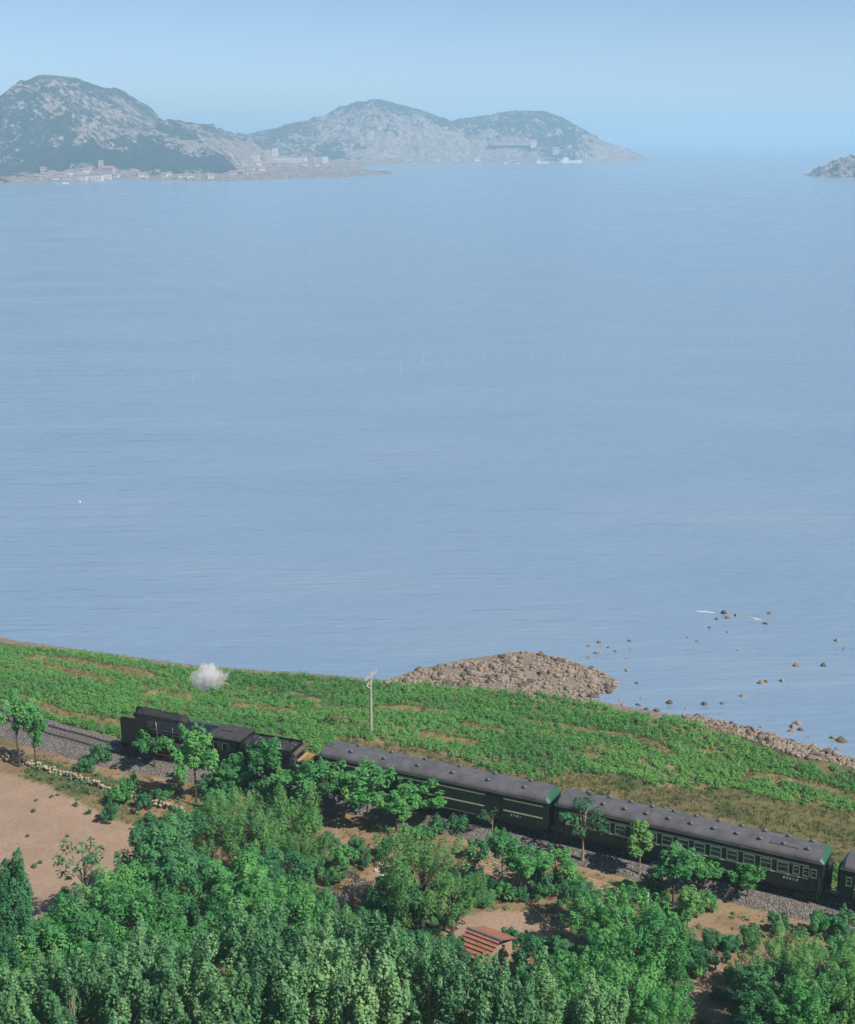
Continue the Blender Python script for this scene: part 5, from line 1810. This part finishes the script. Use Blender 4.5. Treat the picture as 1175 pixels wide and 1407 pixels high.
# ------------------------------------------------------------------ far village and boats
def house(u, v, wpx, hpx, roof='gable', wall='house_white', rm='far_roof', label='', group=None, dpx=None):
    p = hat(u, v)
    if p is None:
        p = at(u, v, 1.0)
    m = np.linalg.norm(p - np.array(cam.location)) / FPX
    w, h = wpx * m, hpx * m
    dp = (dpx or max(5, wpx * 0.5)) * m
    o = empty('far_house', (p[0], p[1], p[2] - 1.0), random.uniform(-.25, .25))
    MB().box(-w / 2, w / 2, -dp / 2, dp / 2, -3, h * (0.68 if roof == 'gable' else 0.97) + 1).build('wall', M[wall], o)
    if roof == 'gable':
        e, z0, z1 = 0.6, h * 0.68 + 1.0, h + 1.2
        MB().loft([[(x, -dp / 2 - e, z0), (x, 0, z1), (x, dp / 2 + e, z0)] for x in (-w / 2 - e, w / 2 + e)], True, False).build('roof', M[rm], o)
    else:
        MB().box(-w / 2 - .3, w / 2 + .3, -dp / 2 - .3, dp / 2 + .3, h * 0.97 + 1, h + 1.3).build('roof', M[rm], o)
    nwin = max(1, int(w / 5))
    for k in range(nwin):
        x = -w / 2 + (k + 0.5) * w / nwin
        MB().box(x - 0.7, x + 0.7, -dp / 2 - 0.06, -dp / 2 + 0.02, 1.0 + h * 0.25, 1.0 + h * 0.25 + min(1.8, h * .3)).build('window', M['dark_opening'], o)
    tag(o, label, 'house', group)
    return o
G1, G2 = 'houses of the village under the left hill', 'houses on the low point'
house(130, 247.5, 22, 6, 'flat', 'house_white', 'far_roof_grey', 'long pale flat-roofed shed on the waterfront of the left village', G1)
house(113, 247.5, 12, 5, 'flat', 'house_white', 'far_roof_grey', 'short pale waterfront shed beside the long one in the left village', G1)
house(147, 246, 12, 6, 'flat', 'house_white', 'far_roof_grey', 'pale block at the end of the left village waterfront', G1)
house(149, 238, 16, 8, 'gable', 'house_tan', 'far_roof', 'house with red gable roof standing above the left village waterfront', G1)
house(139, 232, 6, 11, 'flat', 'house_tan', 'far_roof', 'narrow tower-like house in the left village', G1)
for i, (u, v, w, h) in enumerate([(62, 243, 9, 5), (72, 240, 10, 5), (84, 243, 11, 5), (95, 240, 9, 5), (92, 246, 10, 4), (76, 247, 9, 4), (104, 239, 9, 4), (118, 238, 9, 4), (60, 236, 8, 4), (160, 245, 7, 5), (52, 246, 8, 5)]):
    house(u, v, w, h, 'gable', 'house_white' if i % 2 else 'house_tan', 'far_roof' if i % 3 else 'far_roof_grey', 'small gabled house in the cluster of the left village', G1)
for i, (u, v, w, h) in enumerate([(194, 243, 7, 5), (202, 244, 5, 4), (226, 243, 8, 5), (233, 241, 5, 4), (250, 244, 10, 4), (262, 244, 10, 4), (290, 245, 8, 6)]):
    house(u, v, w, h, 'gable', 'house_white', 'far_roof' if i % 2 else 'far_roof_grey', 'small house strung along the shore between village and low point', 'shoreline houses')
house(397, 223, 46, 6, 'flat', 'house_white', 'far_roof_grey', 'long low white building on the low point', G2)
house(428, 223, 10, 7, 'flat', 'house_tan', 'far_roof', 'square tan building beside the long white one', G2)
house(447, 224, 8, 8, 'flat', 'house_white', 'house_white', 'bright white block at the end of the low point', G2, 6)
house(368, 216, 8, 9, 'flat', 'house_tan', 'house_tan', 'upright tan building above the low point, left of the pair', G2)
house(378, 215, 8, 9, 'flat', 'house_white', 'far_roof_grey', 'upright pale building above the low point, right of the pair', G2)
house(350, 219, 12, 8, 'gable', 'house_white', 'far_roof', 'gabled house with red roof at the start of the low point', G2)
for i, (u, v, w, h) in enumerate([(340, 226, 9, 5), (354, 227, 10, 5), (366, 229, 10, 5), (345, 233, 9, 4), (330, 235, 9, 5), (360, 234, 9, 4), (378, 228, 8, 5), (320, 240, 9, 5), (338, 240, 8, 4), (418, 228, 8, 4), (485, 226, 6, 6), (436, 228, 7, 4)]):
    house(u, v, w, h, 'gable', 'house_white' if i % 2 else 'house_tan', 'far_roof' if i % 3 else 'far_roof_grey', 'small gabled house in the cluster on the low point', G2)
house(702, 199, 52, 3.5, 'flat', 'house_tan', 'far_roof_grey', 'very long low building on the terrace of the right hill', 'buildings under the right hill')
house(733, 203, 8, 9, 'gable', 'house_white', 'far_roof', 'small gabled house at the end of the terrace on the right hill', 'buildings under the right hill')
house(764, 212, 8, 9, 'gable', 'house_white', 'far_roof_grey', 'white house on the slope above the moored ships', 'buildings under the right hill')
for u in (560, 600, 625, 655):
    house(u, 221, 9, 4, 'gable', 'house_white', 'far_roof_grey', 'small pale house on the beach under the middle hill', 'beach houses under the middle hill')

def ship(u, v, lpx, label):
    p = at(u, v, 0)
    m = np.linalg.norm(p - np.array(cam.location)) / FPX
    l = lpx * m
    b = l * 0.10
    o = empty('moored_ship', tuple(p), 0.08)
    tag(o, label, 'ship', 'ships moored under the right hill')
    hl = MB()
    def ring(z, k, fw):
        return [(-l / 2 * k, -b * k, z), (l * 0.32, -b * k, z), (l / 2 * fw, 0, z), (l * 0.32, b * k, z), (-l / 2 * k, b * k, z)]
    hl.loft([ring(-1, 0.9, 0.92), ring(l * 0.06, 0.97, 0.98), ring(l * 0.10, 1.0, 1.04)], True, False)
    hl.build('hull', M['white'], o)
    MB().bbox(-l * 0.40, -l * 0.12, -b * 0.7, b * 0.7, l * 0.10, l * 0.19, .3).build('cabin', M['white'], o)
    MB().bbox(-l * 0.34, -l * 0.18, -b * 0.5, b * 0.5, l * 0.19, l * 0.24, .3).build('bridge', M['house_white'], o)
    MB().tube([(0, 0, l * .1), (0, 0, l * 0.32)], 0.35, 6).build('mast', M['ship_blue'], o)
    MB().tube([(l * .25, 0, l * .1), (l * .25, 0, l * 0.26)], 0.3, 6).build('mast', M['ship_blue'], o)
ship(785, 223.6, 30, 'longer white ship moored below the right hill')
ship(745, 224.2, 17, 'shorter white ship moored below the right hill')
def skiff(u, v, lpx, label):
    p = at(u, v, 0)
    m = np.linalg.norm(p - np.array(cam.location)) / FPX
    l = lpx * m
    o = empty('fishing_boat', tuple(p), 0.2)
    tag(o, label, 'boat', 'boats at the shore of the far headland')
    rg = lambda z, k: [(-l / 2 * k, -l * .12 * k, z), (l * .25, -l * .13 * k, z), (l / 2 * k, 0, z + .3), (l * .25, l * .13 * k, z), (-l / 2 * k, l * .12 * k, z)]
    MB().loft([rg(-.5, .8), rg(l * .12, 1)], True, False).build('hull', M['white'], o)
    MB().bbox(-l * .3, -l * .02, -l * .08, l * .08, l * .12, l * .26, .1).build('cabin', M['house_white'], o)
skiff(695, 225, 8, 'small white boat at the quay under the right hill, nearest the shorter ship')
skiff(712, 225, 6, 'tiny white boat between its larger neighbour and the shorter ship')
skiff(90, 252.5, 9, 'small boat lying off the left village waterfront')

# ------------------------------------------------------------------ haze over the bay
def haze():
    mb = MB().box(-28000, 28000, -28000, 28000, -6.0, 195.0)
    m = bpy.data.materials.new('sea_haze')
    m.use_nodes = True
    nt = m.node_tree
    nt.nodes.remove(nt.nodes['Principled BSDF'])
    pv = nt.nodes.new('ShaderNodeVolumePrincipled')
    pv.inputs['Color'].default_value = (0.55, 0.82, 1.0, 1)
    pv.inputs['Density'].default_value = HAZE
    pv.inputs['Anisotropy'].default_value = 0.0
    nt.links.new(pv.outputs[0], nt.nodes['Material Output'].inputs['Volume'])
    o = mb.build('haze', m)
    tag(o, 'thin blue sea haze filling the air over the bay', 'haze', kind='stuff')
HAZE = 0.00024
haze()
